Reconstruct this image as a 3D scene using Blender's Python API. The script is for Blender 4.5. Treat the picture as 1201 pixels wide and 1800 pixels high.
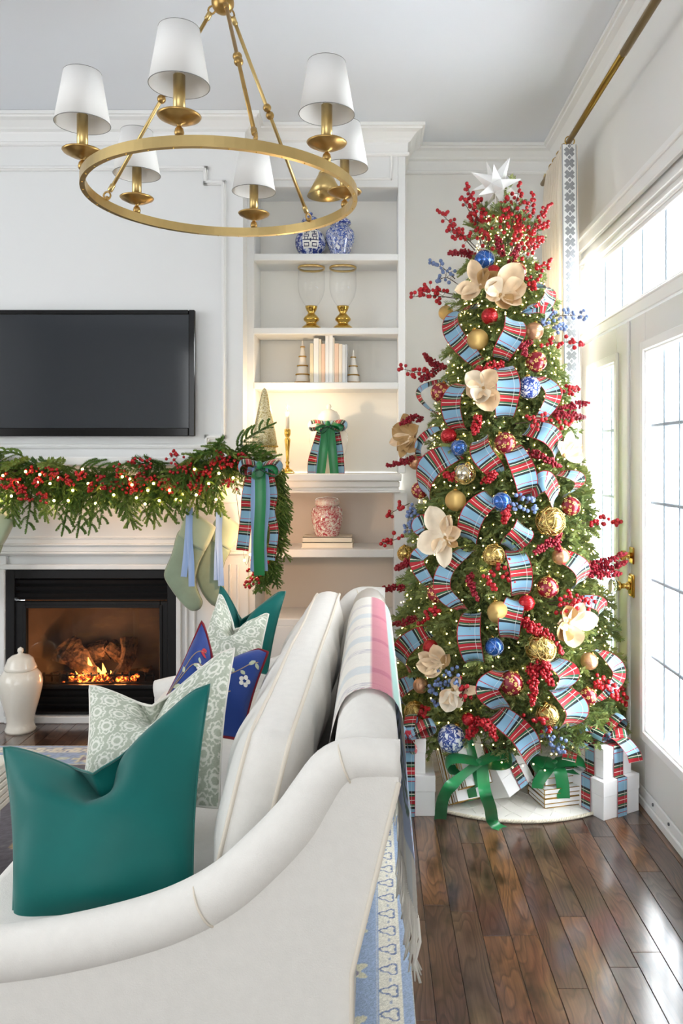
import bpy, bmesh, math, random
import numpy as np
from mathutils import Vector, Matrix, Euler
PI = math.pi
random.seed(7)
for o in list(bpy.data.objects): bpy.data.objects.remove(o)
SC = bpy.context.scene
COL = SC.collection

# ---------------------------------------------------------------- camera
F, VX, VY, H = 1400.0, 655.0, 808.0, 1.36
cam_d = bpy.data.cameras.new('camera')
cam = bpy.data.objects.new('camera', cam_d); COL.objects.link(cam)
cam.location = (0, 0, H); cam.rotation_euler = (PI/2, 0, 0)
cam_d.sensor_fit = 'VERTICAL'; cam_d.sensor_height = 36.0; cam_d.lens = 36.0*F/1800.0
cam_d.shift_x = -(VX-600.5)/1800.0; cam_d.shift_y = -(900.0-VY)/1800.0
cam_d.clip_start = .05
SC.camera = cam

# ---------------------------------------------------------------- world, lights, exposure
w = bpy.data.worlds.new('overcast_sky'); SC.world = w; w.use_nodes = True
bg = w.node_tree.nodes['Background']
bg.inputs[0].default_value = (0.93, 0.97, 1.0, 1); bg.inputs[1].default_value = 10.5
SC.view_settings.view_transform = 'Standard'; SC.view_settings.look = 'None'
SC.view_settings.gamma = 1.0; SC.view_settings.use_curve_mapping = False
SC.view_settings.exposure = 0.92
def area_light(name, loc, rot, sx, sy, power, col=(1, 1, 1)):
    d = bpy.data.lights.new(name, 'AREA'); d.shape = 'RECTANGLE'; d.size = sx; d.size_y = sy
    d.energy = power; d.color = col
    o = bpy.data.objects.new(name, d); COL.objects.link(o); o.location = loc; o.rotation_euler = rot
    return o
# fill lights added behind the camera and at the left; walls there are solid
area_light('rear_fill_light', (-.9, -2.8, 1.75), (PI/2, 0, 0), 3.4, 2.2, 36, (.965, .985, 1))
area_light('side_fill_light', (-4.3, 1.0, 1.9), (PI/2, 0, -PI/2), 3.2, 2.0, 38, (.95, .98, 1))
def lamp(name, loc, power, col, r=.02):
    d = bpy.data.lights.new(name, 'POINT'); d.energy = power; d.color = col; d.shadow_soft_size = r
    o = bpy.data.objects.new(name, d); COL.objects.link(o); o.location = loc
    return o

def P(px, py, Y):
    return Vector(((px-VX)*Y/F, Y, H-(py-VY)*Y/F))
def XZ(px, py, Y):
    p = P(px, py, Y); return p.x, p.z

# ---------------------------------------------------------------- materials
def lin(c):
    if isinstance(c, str):
        c = [int(c[i:i+2], 16)/255 for i in (0, 2, 4)]
    return tuple(x/12.92 if x <= .04045 else ((x+.055)/1.055)**2.4 for x in c[:3])+(1.0,)
def M(name, col, rough=.5, metal=0., spec=.5, sheen=0., coat=0., emis=None, es=0., trans=0., ior=1.45,
      var=0., vscale=8., bump=0., bscale=60., sub=0., alpha=1.):
    m = bpy.data.materials.new(name); m.use_nodes = True
    nt = m.node_tree; b = nt.nodes['Principled BSDF']
    b.inputs['Base Color'].default_value = lin(col); b.inputs['Roughness'].default_value = rough
    b.inputs['Metallic'].default_value = metal; b.inputs['Specular IOR Level'].default_value = spec
    b.inputs['Sheen Weight'].default_value = sheen; b.inputs['Coat Weight'].default_value = coat
    b.inputs['Transmission Weight'].default_value = trans; b.inputs['IOR'].default_value = ior
    b.inputs['Alpha'].default_value = alpha
    if sub:
        b.inputs['Subsurface Weight'].default_value = sub; b.inputs['Subsurface Radius'].default_value = (.02, .02, .02)
    if emis:
        b.inputs['Emission Color'].default_value = lin(emis); b.inputs['Emission Strength'].default_value = es
    tc = nt.nodes.new('ShaderNodeTexCoord')
    if var:
        n = nt.nodes.new('ShaderNodeTexNoise'); n.inputs['Scale'].default_value = vscale; n.inputs['Detail'].default_value = 4
        nt.links.new(tc.outputs['Object'], n.inputs['Vector'])
        hs = nt.nodes.new('ShaderNodeHueSaturation'); hs.inputs['Color'].default_value = lin(col)
        mr = nt.nodes.new('ShaderNodeMapRange'); mr.inputs[1].default_value = .3; mr.inputs[2].default_value = .7
        mr.inputs[3].default_value = 1-var; mr.inputs[4].default_value = 1+var
        nt.links.new(n.outputs[0], mr.inputs[0]); nt.links.new(mr.outputs[0], hs.inputs['Value'])
        nt.links.new(hs.outputs[0], b.inputs['Base Color'])
    if bump:
        n2 = nt.nodes.new('ShaderNodeTexNoise'); n2.inputs['Scale'].default_value = bscale; n2.inputs['Detail'].default_value = 3
        nt.links.new(tc.outputs['Object'], n2.inputs['Vector'])
        bp = nt.nodes.new('ShaderNodeBump'); bp.inputs['Strength'].default_value = bump; bp.inputs['Distance'].default_value = .004
        nt.links.new(n2.outputs[0], bp.inputs['Height']); nt.links.new(bp.outputs[0], b.inputs['Normal'])
    return m
def ramp(nt, stops, interp='LINEAR'):
    r = nt.nodes.new('ShaderNodeValToRGB'); e = r.color_ramp; e.interpolation = interp
    while len(e.elements) > 1: e.elements.remove(e.elements[-1])
    e.elements[0].position = stops[0][0]; e.elements[0].color = lin(stops[0][1])
    for p, c in stops[1:]:
        x = e.elements.new(p); x.color = lin(c)
    return r
def math_node(nt, op, a=None, b=None):
    n = nt.nodes.new('ShaderNodeMath'); n.operation = op
    for i, v in enumerate((a, b)):
        if v is None: continue
        if isinstance(v, (int, float)): n.inputs[i].default_value = v
        else: nt.links.new(v, n.inputs[i])
    return n.outputs[0]
def vcol_mat(name, rough=.8, sheen=0., bump=0., bscale=400., spec=.3):
    m = M(name, 'ffffff', rough, sheen=sheen, bump=bump, bscale=bscale, spec=spec)
    nt = m.node_tree; a = nt.nodes.new('ShaderNodeVertexColor'); a.layer_name = 'Col'
    nt.links.new(a.outputs[0], nt.nodes['Principled BSDF'].inputs['Base Color'])
    return m
def noise_mat(name, stops, scale=20., detail=6., rough=.3, distort=0., kind='noise', coat=0., interp='LINEAR', metal=0., bump=0.):
    m = M(name, 'ffffff', rough, coat=coat, metal=metal); nt = m.node_tree
    tc = nt.nodes.new('ShaderNodeTexCoord'); b = nt.nodes['Principled BSDF']
    if kind == 'noise':
        n = nt.nodes.new('ShaderNodeTexNoise'); n.inputs['Scale'].default_value = scale
        n.inputs['Detail'].default_value = detail; n.inputs['Distortion'].default_value = distort; out = n.outputs[0]
    else:
        n = nt.nodes.new('ShaderNodeTexVoronoi'); n.inputs['Scale'].default_value = scale; n.feature = kind; out = n.outputs[0]
    nt.links.new(tc.outputs['Object'], n.inputs['Vector'])
    r = ramp(nt, stops, interp); nt.links.new(out, r.inputs[0]); nt.links.new(r.outputs[0], b.inputs['Base Color'])
    if bump:
        bp = nt.nodes.new('ShaderNodeBump'); bp.inputs['Strength'].default_value = bump; bp.inputs['Distance'].default_value = .006
        nt.links.new(out, bp.inputs['Height']); nt.links.new(bp.outputs[0], b.inputs['Normal'])
    return m

WHITE = M('white_paint', 'ecedec', .45, spec=.4)
TRIMW = M('trim_paint', 'f3f3f1', .35, spec=.4)
CEILM = M('ceiling_paint', 'ebeff5', .7, spec=.2)
GREIGE = M('greige_wall_paint', 'ecebe7', .7, spec=.25)
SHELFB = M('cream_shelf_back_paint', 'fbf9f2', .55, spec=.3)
TAUPE = M('taupe_alcove_back', 'e0d6ca', .55, spec=.3)  # greyer tone than the cream backs of the upper shelves
BRASS = M('satin_brass', 'cfb47a', .3, metal=1., var=.06, vscale=14)
BRASSD = M('antique_brass', 'b5935a', .34, metal=1., var=.12, vscale=30)
BRASSP = M('polished_brass', 'd6b05a', .17, metal=1.)
SHADE = M('white_lampshade_linen', 'f7f6f3', .8, sub=0., bump=.05, bscale=300)
BLACKM = M('black_fireplace_metal', '121214', .45, spec=.45)
BLACKP = M('black_gloss_plastic', '08080a', .12, spec=.5)
SCREEN = M('dark_screen_glass', '33373c', .08, spec=.6)  # grey of the reflected bright room is put into the base colour
LINEN = M('cream_linen', 'f1eee8', .9, sheen=.15, var=.02, vscale=40, bump=.25, bscale=420)
LINENW = M('cream_welt', 'ece3d4', .9)
VELVET = M('teal_velvet', '006862', .5, sheen=.15, var=.12, vscale=5, spec=.3)
VELVETP = M('teal_velvet_seam', '0a655d', .6, sheen=.5)
PIPEW = M('white_piping', 'eeebe2', .85)
PIPER = M('dark_red_piping', '7c1626', .8)
NAVY = M('royal_blue_fabric', '1b3c88', .85, sheen=.2, bump=.2, bscale=500)
PORC = M('cream_porcelain', 'efe9dc', .12, coat=.5)
PORCW = M('white_porcelain', 'f1efe9', .18, coat=.4)
IVORY = M('ivory_candle_wax', 'f5f0e4', .5, sub=.2)
SATING = M('green_satin', '0f7a42', .28, sheen=.2, spec=.6)
SATINB = M('pale_blue_ribbon', '93b0dd', .5, sheen=.2)
BOXW = M('white_gift_paper', 'f2f2f2', .35, spec=.4)
GOLDE = M('gold_edging', 'c49a4a', .25, metal=1.)
SAGE = M('sage_velvet', '8a9a82', .7, sheen=.55, var=.12, vscale=9)
SAGED = M('sage_velvet_cuff', 'a0ad90', .7, sheen=.55, var=.08, vscale=9)
BARK = M('twig_bark', '4b3826', .8)
TWIGM = M('berry_stem', '4a3a2e', .7)
BERRY = M('red_berry', 'b0131f', .28, coat=.2)
BERRYD = M('dark_red_berry', '8a0d22', .35)
BERRYB = M('blue_berry', '7488b4', .5)
PLATE = M('black_metal', '1b1815', .4, metal=.6)
def glass_mat(name, tint='ffffff', refl=1.0):
    m = bpy.data.materials.new(name); m.use_nodes = True; nt = m.node_tree; nt.nodes.clear()
    out = nt.nodes.new('ShaderNodeOutputMaterial'); mix = nt.nodes.new('ShaderNodeMixShader')
    t = nt.nodes.new('ShaderNodeBsdfTransparent'); t.inputs[0].default_value = lin(tint)
    g = nt.nodes.new('ShaderNodeBsdfGlossy'); g.inputs['Roughness'].default_value = .02
    fr = nt.nodes.new('ShaderNodeFresnel'); ge = nt.nodes.new('ShaderNodeNewGeometry')
    nt.links.new(math_node(nt, 'ADD', math_node(nt, 'MULTIPLY', ge.outputs['Backfacing'], 1/1.45-1.45), 1.45), fr.inputs[0])
    f2 = math_node(nt, 'MULTIPLY', fr.outputs[0], refl)
    nt.links.new(f2, mix.inputs[0]); nt.links.new(t.outputs[0], mix.inputs[1]); nt.links.new(g.outputs[0], mix.inputs[2])
    nt.links.new(mix.outputs[0], out.inputs[0]); return m
GLASS = glass_mat('clear_window_glass')
GLASSF = glass_mat('smoked_fireplace_glass', 'e9e2da', 1.0)
GLASSH = glass_mat('thin_clear_glass', 'ffffff', .9)

def plaid_mat():
    m = M('tartan_ribbon', 'ffffff', .55, sheen=.15, spec=.3); nt = m.node_tree; b = nt.nodes['Principled BSDF']
    uv = nt.nodes.new('ShaderNodeUVMap'); sp = nt.nodes.new('ShaderNodeSeparateXYZ'); nt.links.new(uv.outputs[0], sp.inputs[0])
    v = math_node(nt, 'FRACT', sp.outputs[1])
    LB, RD, BK, GR, WT = '83adc6', 'ae222c', '1c1d22', '2a5f40', 'e8e2d2'
    st = [(0, LB), (.115, RD), (.14, LB), (.245, BK), (.305, GR), (.325, WT), (.345, GR), (.4, RD), (.51, WT), (.53, RD),
          (.64, GR), (.705, WT), (.725, GR), (.745, BK), (.81, LB), (.875, LB)]
    r1 = ramp(nt, st, 'CONSTANT'); nt.links.new(v, r1.inputs[0])
    a = 'ffffff'; k = '000000'
    r2 = ramp(nt, [(0, k), (.74, a), (.765, k)], 'CONSTANT'); nt.links.new(sp.outputs[0], r2.inputs[0])
    r3 = ramp(nt, [(0, a), (.035, k), (.965, a)], 'CONSTANT'); nt.links.new(sp.outputs[0], r3.inputs[0])
    m1 = nt.nodes.new('ShaderNodeMixRGB'); m1.inputs[2].default_value = lin('dfe3e2')
    nt.links.new(math_node(nt, 'MULTIPLY', r2.outputs[0], .55), m1.inputs[0]); nt.links.new(r1.outputs[0], m1.inputs[1])
    m2 = nt.nodes.new('ShaderNodeMixRGB'); m2.inputs[2].default_value = lin('a81e2c')
    nt.links.new(r3.outputs[0], m2.inputs[0]); nt.links.new(m1.outputs[0], m2.inputs[1])
    nt.links.new(m2.outputs[0], b.inputs['Base Color']); return m
PLAID = plaid_mat()

# ---------------------------------------------------------------- mesh builder
class MB:
    def __init__(s):
        s.v = []; s.f = []; s.uv = None; s.sm = []
    def add(s, vs, fs, smooth=False, uvs=None):
        o = len(s.v); s.v.extend(tuple(p) for p in vs)
        s.f.extend(tuple(i+o for i in f) for f in fs); s.sm.extend([smooth]*len(fs))
        if uvs is not None:
            if s.uv is None: s.uv = {}
            for i, u in enumerate(uvs): s.uv[o+i] = u
        return s
    def box(s, a, b, rot=None, c=None):
        x0, y0, z0 = a; x1, y1, z1 = b
        vs = [Vector(p) for p in ((x0,y0,z0),(x1,y0,z0),(x1,y1,z0),(x0,y1,z0),(x0,y0,z1),(x1,y0,z1),(x1,y1,z1),(x0,y1,z1))]
        if rot is not None:
            c = Vector(c); vs = [c+rot @ (p-c) for p in vs]
        return s.add(vs, [(3,2,1,0),(4,5,6,7),(0,1,5,4),(1,2,6,5),(2,3,7,6),(3,0,4,7)])
    def bbox(s, a, b, e=.004, T=None):
        """box with chamfered edges"""
        bm = bmesh.new(); bmesh.ops.create_cube(bm, size=1)
        for v in bm.verts:
            v.co = Vector([(a[i]+b[i])/2+v.co[i]*(b[i]-a[i]) for i in range(3)])
        bmesh.ops.bevel(bm, geom=bm.edges[:], offset=e, segments=1, profile=.7, affect='EDGES')
        if T is not None: bm.transform(T)
        return s.bm(bm)
    def bm(s, bm, smooth=False):
        bm.verts.index_update()
        s.add([v.co.copy() for v in bm.verts], [[v.index for v in f.verts] for f in bm.faces], smooth); bm.free(); return s
    def tube(s, pts, r, n=8, cap=True, smooth=True, closed=False, flat=1.0):
        pts = [Vector(p) for p in pts]; m = len(pts)
        rs = r if isinstance(r, (list, tuple)) else [r]*m
        vs = []; prev = None
        for i, p in enumerate(pts):
            if closed: t = (pts[(i+1) % m]-pts[i-1])
            else: t = pts[min(i+1, m-1)]-pts[max(i-1, 0)]
            if t.length < 1e-9: t = Vector((0, 0, 1))
            t.normalize()
            if prev is None:
                up = Vector((0, 0, 1)) if abs(t.z) < .9 else Vector((1, 0, 0))
                a = t.cross(up).normalized()
            else:
                a = prev-t*prev.dot(t)
                a = a.normalized() if a.length > 1e-6 else t.orthogonal().normalized()
            prev = a; b = t.cross(a)
            for k in range(n):
                th = 2*PI*k/n; vs.append(p+(a*math.cos(th)+b*math.sin(th)*flat)*rs[i])
        fs = []
        for i in range(m if closed else m-1):
            j = (i+1) % m
            for k in range(n):
                k2 = (k+1) % n; fs.append((i*n+k, i*n+k2, j*n+k2, j*n+k))
        if cap and not closed:
            fs.append(tuple(range(n-1, -1, -1))); fs.append(tuple((m-1)*n+k for k in range(n)))
        return s.add(vs, fs, smooth)
    def lathe(s, prof, c=(0, 0, 0), n=32, smooth=True, axis=None, closed=False):
        """prof: list of (r, z)"""
        c = Vector(c); R = Matrix.Identity(3) if axis is None else Vector((0, 0, 1)).rotation_difference(Vector(axis)).to_matrix()
        vs = []; m = len(prof)
        for r, z in prof:
            for k in range(n):
                th = 2*PI*k/n; vs.append(c+R @ Vector((r*math.cos(th), r*math.sin(th), z)))
        fs = []
        for i in range(m if closed else m-1):
            j = (i+1) % m
            for k in range(n):
                k2 = (k+1) % n; fs.append((i*n+k, i*n+k2, j*n+k2, j*n+k))
        if not closed:
            if prof[0][0] > 1e-5: fs.append(tuple(range(n-1, -1, -1)))
            if prof[-1][0] > 1e-5: fs.append(tuple((m-1)*n+k for k in range(n)))
        return s.add(vs, fs, smooth)
    def ball(s, c, r, n=8, m=6, sc=(1, 1, 1)):
        prof = [(0, -1)]+[(math.sin(PI*i/m), -math.cos(PI*i/m)) for i in range(1, m)]+[(0, 1)]
        c = Vector(c); vs = []; fs = []
        vs.append(c+Vector((0, 0, -r*sc[2])))
        for i in range(1, m):
            for k in range(n):
                th = 2*PI*k/n
                vs.append(c+Vector((prof[i][0]*math.cos(th)*r*sc[0], prof[i][0]*math.sin(th)*r*sc[1], prof[i][1]*r*sc[2])))
        vs.append(c+Vector((0, 0, r*sc[2]))); L = len(vs)-1
        for k in range(n): fs.append((0, 1+(k+1) % n, 1+k)); fs.append((L, L-n+k, L-n+(k+1) % n))
        for i in range(m-2):
            for k in range(n):
                a = 1+i*n+k; b = 1+i*n+(k+1) % n; fs.append((a, b, b+n, a+n))
        return s.add(vs, fs, True)
    def prism(s, poly, off, smooth=False):
        """extrude a planar polygon (list of points) by vector off"""
        n = len(poly); off = Vector(off); a = [Vector(p) for p in poly]; b = [p+off for p in a]
        fs = [tuple(range(n-1, -1, -1)), tuple(range(n, 2*n))]+[(i, (i+1) % n, n+(i+1) % n, n+i) for i in range(n)]
        return s.add(a+b, fs, smooth)
    def grid(s, fn, nu, nv, smooth=True, uv=True, flip=False):
        vs = []; uvs = []
        for j in range(nv+1):
            for i in range(nu+1):
                u, v = i/nu, j/nv; r = fn(u, v)
                vs.append(r); uvs.append((u, v))
        fs = []
        for j in range(nv):
            for i in range(nu):
                a = j*(nu+1)+i; q = (a, a+1, a+nu+2, a+nu+1); fs.append(q[::-1] if flip else q)
        return s.add(vs, fs, smooth, uvs if uv else None)
    def mesh(s, name, mat, off=(0, 0, 0), cols=None):
        me = bpy.data.meshes.new(name); off = Vector(off)
        vv = np.array([tuple(p) for p in s.v], dtype=np.float64)-np.array(off)
        me.from_pydata(vv.tolist(), [], s.f)
        me.polygons.foreach_set('use_smooth', s.sm)
        if mat is not None:
            me.materials.append(mat)
        if s.uv is not None:
            ul = me.uv_layers.new(name='UVMap'); li = np.zeros(len(me.loops), dtype=np.int32); me.loops.foreach_get('vertex_index', li)
            arr = np.zeros((len(s.v), 2))
            for i, u in s.uv.items(): arr[i] = u
            ul.data.foreach_set('uv', arr[li].ravel())
        if cols is not None:
            ca = me.color_attributes.new('Col', 'FLOAT_COLOR', 'POINT')
            ca.data.foreach_set('color', np.asarray(cols, dtype=np.float32).ravel())
        me.update(); return me
    def center_base(s):
        a = np.array([tuple(p) for p in s.v]); lo = a.min(0); hi = a.max(0)
        return Vector(((lo[0]+hi[0])/2, (lo[1]+hi[1])/2, lo[2]))

def thing(name, label, cat, loc=(0, 0, 0), group=None):
    o = bpy.data.objects.new(name, None); COL.objects.link(o); o.location = loc; o.empty_display_size = .05
    o['label'] = label; o['category'] = cat
    if group: o['group'] = group
    return o
WLOC = {}
def wloc(o):
    p = Vector(o.location)
    while o.parent: o = o.parent; p += Vector(o.location)
    return p
def part(name, mb, mat, parent, label=None, cols=None, stuff=False):
    me = mb.mesh(name, mat, wloc(parent), cols)
    o = bpy.data.objects.new(name, me); COL.objects.link(o); o.parent = parent
    if label: o['label'] = label
    if stuff: o['kind'] = 'stuff'
    return o
def solo(name, mb, mat, label=None, cat=None, group=None, kind=None, cols=None):
    c = mb.center_base(); me = mb.mesh(name, mat, c, cols)
    o = bpy.data.objects.new(name, me); COL.objects.link(o); o.location = c
    if label: o['label'] = label
    if cat: o['category'] = cat
    if group: o['group'] = group
    if kind: o['kind'] = kind
    return o
def struct(name, mb, mat, cols=None): return solo(name, mb, mat, kind='structure', cols=cols)
def inst(name, me, parent, loc, rot=None, sc=None, mat4=None):
    """a part that shares mesh data; loc in world coordinates"""
    o = bpy.data.objects.new(name, me); COL.objects.link(o); o.parent = parent
    if mat4 is not None: o.matrix_local = Matrix.Translation(-wloc(parent)) @ mat4
    else:
        o.location = Vector(loc)-wloc(parent)
        if rot is not None: o.rotation_euler = rot
        if sc is not None: o.scale = sc
    return o
def copy_tree(o, loc, label=None, rot=None, sc=None):
    r = o.copy(); COL.objects.link(r); r.location = loc
    if label: r['label'] = label
    if rot is not None: r.rotation_euler = rot
    if sc is not None: r.scale = sc
    for ch in list(o.children):
        c = ch.copy(); COL.objects.link(c); c.parent = r
        for g in list(ch.children):
            d = g.copy(); COL.objects.link(d); d.parent = c
    return r
def spline(pts, n=40):
    """Catmull-Rom through points"""
    pts = [Vector(p) for p in pts]; out = []; m = len(pts)-1
    for i in range(n+1):
        t = i/n*m; k = min(int(t), m-1); f = t-k
        p1, p2 = pts[k], pts[k+1]; p0 = pts[k-1] if k > 0 else p1*2-p2; p3 = pts[k+2] if k+2 <= m else p2*2-p1
        out.append(.5*((2*p1)+(p2-p0)*f+(2*p0-5*p1+4*p2-p3)*f*f+(3*p1-p0-3*p2+p3)*f**3))
    return out
def sstep(a, b, x):
    t = min(1, max(0, (x-a)/(b-a))); return t*t*(3-2*t)
# ================================================================ SETTING
CZ = 3.14; XR = 1.06; YB = 4.56; YC = 4.15; XCH = -.675
def wood_mat():
    m = M('dark_oak_plank', '4a3020', .3, spec=.5, coat=.85); nt = m.node_tree; b = nt.nodes['Principled BSDF']
    b.inputs['Coat Roughness'].default_value = .14; b.inputs['Coat IOR'].default_value = 1.75
    oi = nt.nodes.new('ShaderNodeObjectInfo'); ge = nt.nodes.new('ShaderNodeNewGeometry')
    off = nt.nodes.new('ShaderNodeVectorMath'); off.operation = 'ADD'; nt.links.new(ge.outputs['Position'], off.inputs[0])
    rv = math_node(nt, 'MULTIPLY', oi.outputs['Random'], 37.0)
    cx = nt.nodes.new('ShaderNodeCombineXYZ')
    for i in range(3): nt.links.new(rv, cx.inputs[i])
    nt.links.new(cx.outputs[0], off.inputs[1])
    def mapped(sc):
        mp = nt.nodes.new('ShaderNodeMapping'); mp.inputs['Scale'].default_value = sc
        nt.links.new(off.outputs[0], mp.inputs['Vector']); return mp.outputs[0]
    n1 = nt.nodes.new('ShaderNodeTexNoise'); n1.inputs['Scale'].default_value = 1; n1.inputs['Detail'].default_value = 2
    nt.links.new(mapped((9, 1.8, 1)), n1.inputs['Vector'])
    rings = math_node(nt, 'FRACT', math_node(nt, 'MULTIPLY', n1.outputs[0], 17.0))
    rr = ramp(nt, [(0, '000000'), (.22, 'bbbbbb'), (.8, 'ffffff'), (1, '000000')]); nt.links.new(rings, rr.inputs[0])
    n2 = nt.nodes.new('ShaderNodeTexNoise'); n2.inputs['Scale'].default_value = 1; n2.inputs['Detail'].default_value = 6
    nt.links.new(mapped((220, 9, 1)), n2.inputs['Vector'])
    n3 = nt.nodes.new('ShaderNodeTexNoise'); n3.inputs['Scale'].default_value = 1; n3.inputs['Detail'].default_value = 3
    nt.links.new(mapped((13, 6, 1)), n3.inputs['Vector'])
    r3 = ramp(nt, [(.28, '707070'), (.42, 'e0e0e0'), (.7, 'ffffff')]); nt.links.new(n3.outputs[0], r3.inputs[0])
    g1 = nt.nodes.new('ShaderNodeMapRange'); g1.inputs[3].default_value = .55; g1.inputs[4].default_value = 1.15
    nt.links.new(rr.outputs[0], g1.inputs[0])
    g2 = nt.nodes.new('ShaderNodeMapRange'); g2.inputs[1].default_value = .3; g2.inputs[2].default_value = .7; g2.inputs[3].default_value = .72; g2.inputs[4].default_value = 1.2
    nt.links.new(n2.outputs[0], g2.inputs[0])
    k = math_node(nt, 'MULTIPLY', math_node(nt, 'MULTIPLY', g1.outputs[0], g2.outputs[0]), r3.outputs[0])
    vm = nt.nodes.new('ShaderNodeVectorMath'); vm.operation = 'SCALE'
    nt.links.new(oi.outputs['Color'], vm.inputs[0]); nt.links.new(k, vm.inputs['Scale'])
    nt.links.new(vm.outputs[0], b.inputs['Base Color'])
    bp = nt.nodes.new('ShaderNodeBump'); bp.inputs['Strength'].default_value = .12; bp.inputs['Distance'].default_value = .002
    nt.links.new(n2.outputs[0], bp.inputs['Height']); nt.links.new(bp.outputs[0], b.inputs['Normal'])
    return m
WOOD = wood_mat()
SUBF = M('floor_joint_brown', '1c120c', .6)  # dark brown subfloor showing in the plank joints
fl = struct('floor', MB().box((-4.6, -3.1, -.1), (1.2, 4.7, -.004)), SUBF)
pm = MB(); pm.bbox((0, 0, -.0038), (.0788, 1, 0), .0012); pme = pm.mesh('plank', WOOD)
TONES = ['6e4d38', '604435', '785338', '523a2c', '6a5043', '825a3a', '5a4840', '67503f']
rng = random.Random(11); x = .556-.08*36; nrow = 0
while x < XR-.005:
    y0 = 1.55 if x > -.2 else 3.45
    yend = YB if x > -.6 else 4.12
    y = y0-rng.random()*.6; y = max(y, y0)
    first = True
    while y < yend-.01:
        L = rng.choice([.42, .55, .7, .85, 1.0, 1.15]) if not first else rng.uniform(.25, .9)
        first = False
        e = min(y+L, yend)
        if yend-e < .15: e = yend
        o = inst('plank', pme, fl, (x, y, 0), sc=(min(1, (XR-x)/.0788) if x+.0788 > XR else 1, e-y-.0012, 1))
        o.color = lin(rng.choice(TONES)); y = e
    x += .08
def rest_floor():
    b = MB().box((-4.5, -3, -.004), (1.06, 1.545, 0)); b.box((-4.5, 1.545, -.004), (-.9, 3.44, 0))
    o = part('plank', b, M('far_floor_brown', '4a3020', .3), fl, stuff=True)
rest_floor()
struct('ceiling', MB().box((-4.6, -3.1, CZ), (1.2, 4.7, CZ+.1)), CEILM)
struct('wall_back', MB().box((.13, YB, -.004), (1.2, YB+.1, CZ)), GREIGE)
struct('wall_left', MB().box((-4.6, -3.1, 0), (-4.5, 4.7, CZ)), GREIGE)
struct('wall_rear', MB().box((-4.5, -3.1, 0), (1.2, -3.0, CZ)), GREIGE)
DY0, DY1, DZ = 2.47, 4.08, 2.42
wr = MB(); wr.box((XR, -3, 0), (XR+.14, DY0, CZ)); wr.box((XR, DY1, 0), (XR+.14, YB, CZ)); wr.box((XR, DY0, DZ), (XR+.14, DY1, CZ))
struct('wall_right', wr, GREIGE)
# chimney breast with the firebox opening
FX0, FX1, FZ0, FZ1 = -1.90, -1.015, .04, .792
cb = MB(); cb.box((-4.5, YC, 0), (FX0, YB+.1, CZ)); cb.box((FX1, YC, 0), (XCH, YB+.1, CZ)); cb.box((FX0, YC, FZ1), (FX1, YB+.1, CZ)); cb.box((FX0, YC, 0), (FX1, YB+.1, FZ0))
struct('wall_chimney', cb, WHITE)
# snowy ground outside the doors
struct('ground_outside', MB().box((1.3, -12, -.35), (30, 20, -.25)), M('snow', 'f4f6f8', .8))

def sweep(mb, path, prof):
    """path: list of (x,y); prof: list of (d, z) with d measured to the right of the path"""
    n = len(path); pts = [Vector((p[0], p[1], 0)) for p in path]; rows = []
    for i in range(n):
        d1 = (pts[i]-pts[i-1]).normalized() if i > 0 else None
        d2 = (pts[i+1]-pts[i]).normalized() if i < n-1 else None
        n1 = Vector((d1.y, -d1.x, 0)) if d1 else None; n2 = Vector((d2.y, -d2.x, 0)) if d2 else None
        if n1 is None: nn = n2
        elif n2 is None: nn = n1
        else:
            nn = (n1+n2).normalized(); nn = nn/max(.2, nn.dot(n1))
        rows.append([pts[i]+nn*d+Vector((0, 0, z)) for d, z in prof])
    vs = [p for r in rows for p in r]; k = len(prof); fs = []
    for i in range(n-1):
        for j in range(k-1): fs.append((i*k+j, i*k+j+1, (i+1)*k+j+1, (i+1)*k+j))
    mb.add(vs, fs)
CROWN = [(0, CZ-.088), (.012, CZ-.088), (.014, CZ-.078), (.03, CZ-.07), (.036, CZ-.06), (.06, CZ-.036), (.085, CZ-.028), (.088, CZ-.02), (.1, CZ-.018), (.1, CZ-.001)]
CPATH = [(-4.5, YC), (XCH, YC), (XCH, 4.29), (.178, 4.29), (.178, YB), (XR, YB), (XR, -3)]
mb = MB(); sweep(mb, CPATH, CROWN); struct('trim_1', mb, TRIMW)
BAND = [(0, 2.992), (.014, 2.992), (.02, 2.998), (.02, 3.008), (.012, 3.014), (.012, CZ-.085)]
mb = MB(); sweep(mb, CPATH[:-1], BAND); struct('trim_2', mb, TRIMW)
# panel moulding on the chimney breast (corners notched)
def bars(pts, wd, y0, d):
    mb = MB()
    for a, b in zip(pts, pts[1:]):
        x0, x1 = sorted((a[0], b[0])); z0, z1 = sorted((a[1], b[1]))
        mb.bbox((x0-wd/2, y0-d, z0-wd/2), (x1+wd/2, y0, z1+wd/2), min(.004, d*.4))
        mb.bbox((x0-wd*.22, y0-d*1.6, z0-wd*.22), (x1+wd*.22, y0-d*.9, z1+wd*.22), .003)
    return mb
pp = [XZ(a, b, YC) for a, b in ((-420, 297), (362, 297), (362, 322), (394, 322), (394, 768), (364, 768), (364, 784), (-420, 784))]
struct('trim_3', bars(pp, .026, YC, .014), TRIMW)

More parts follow.
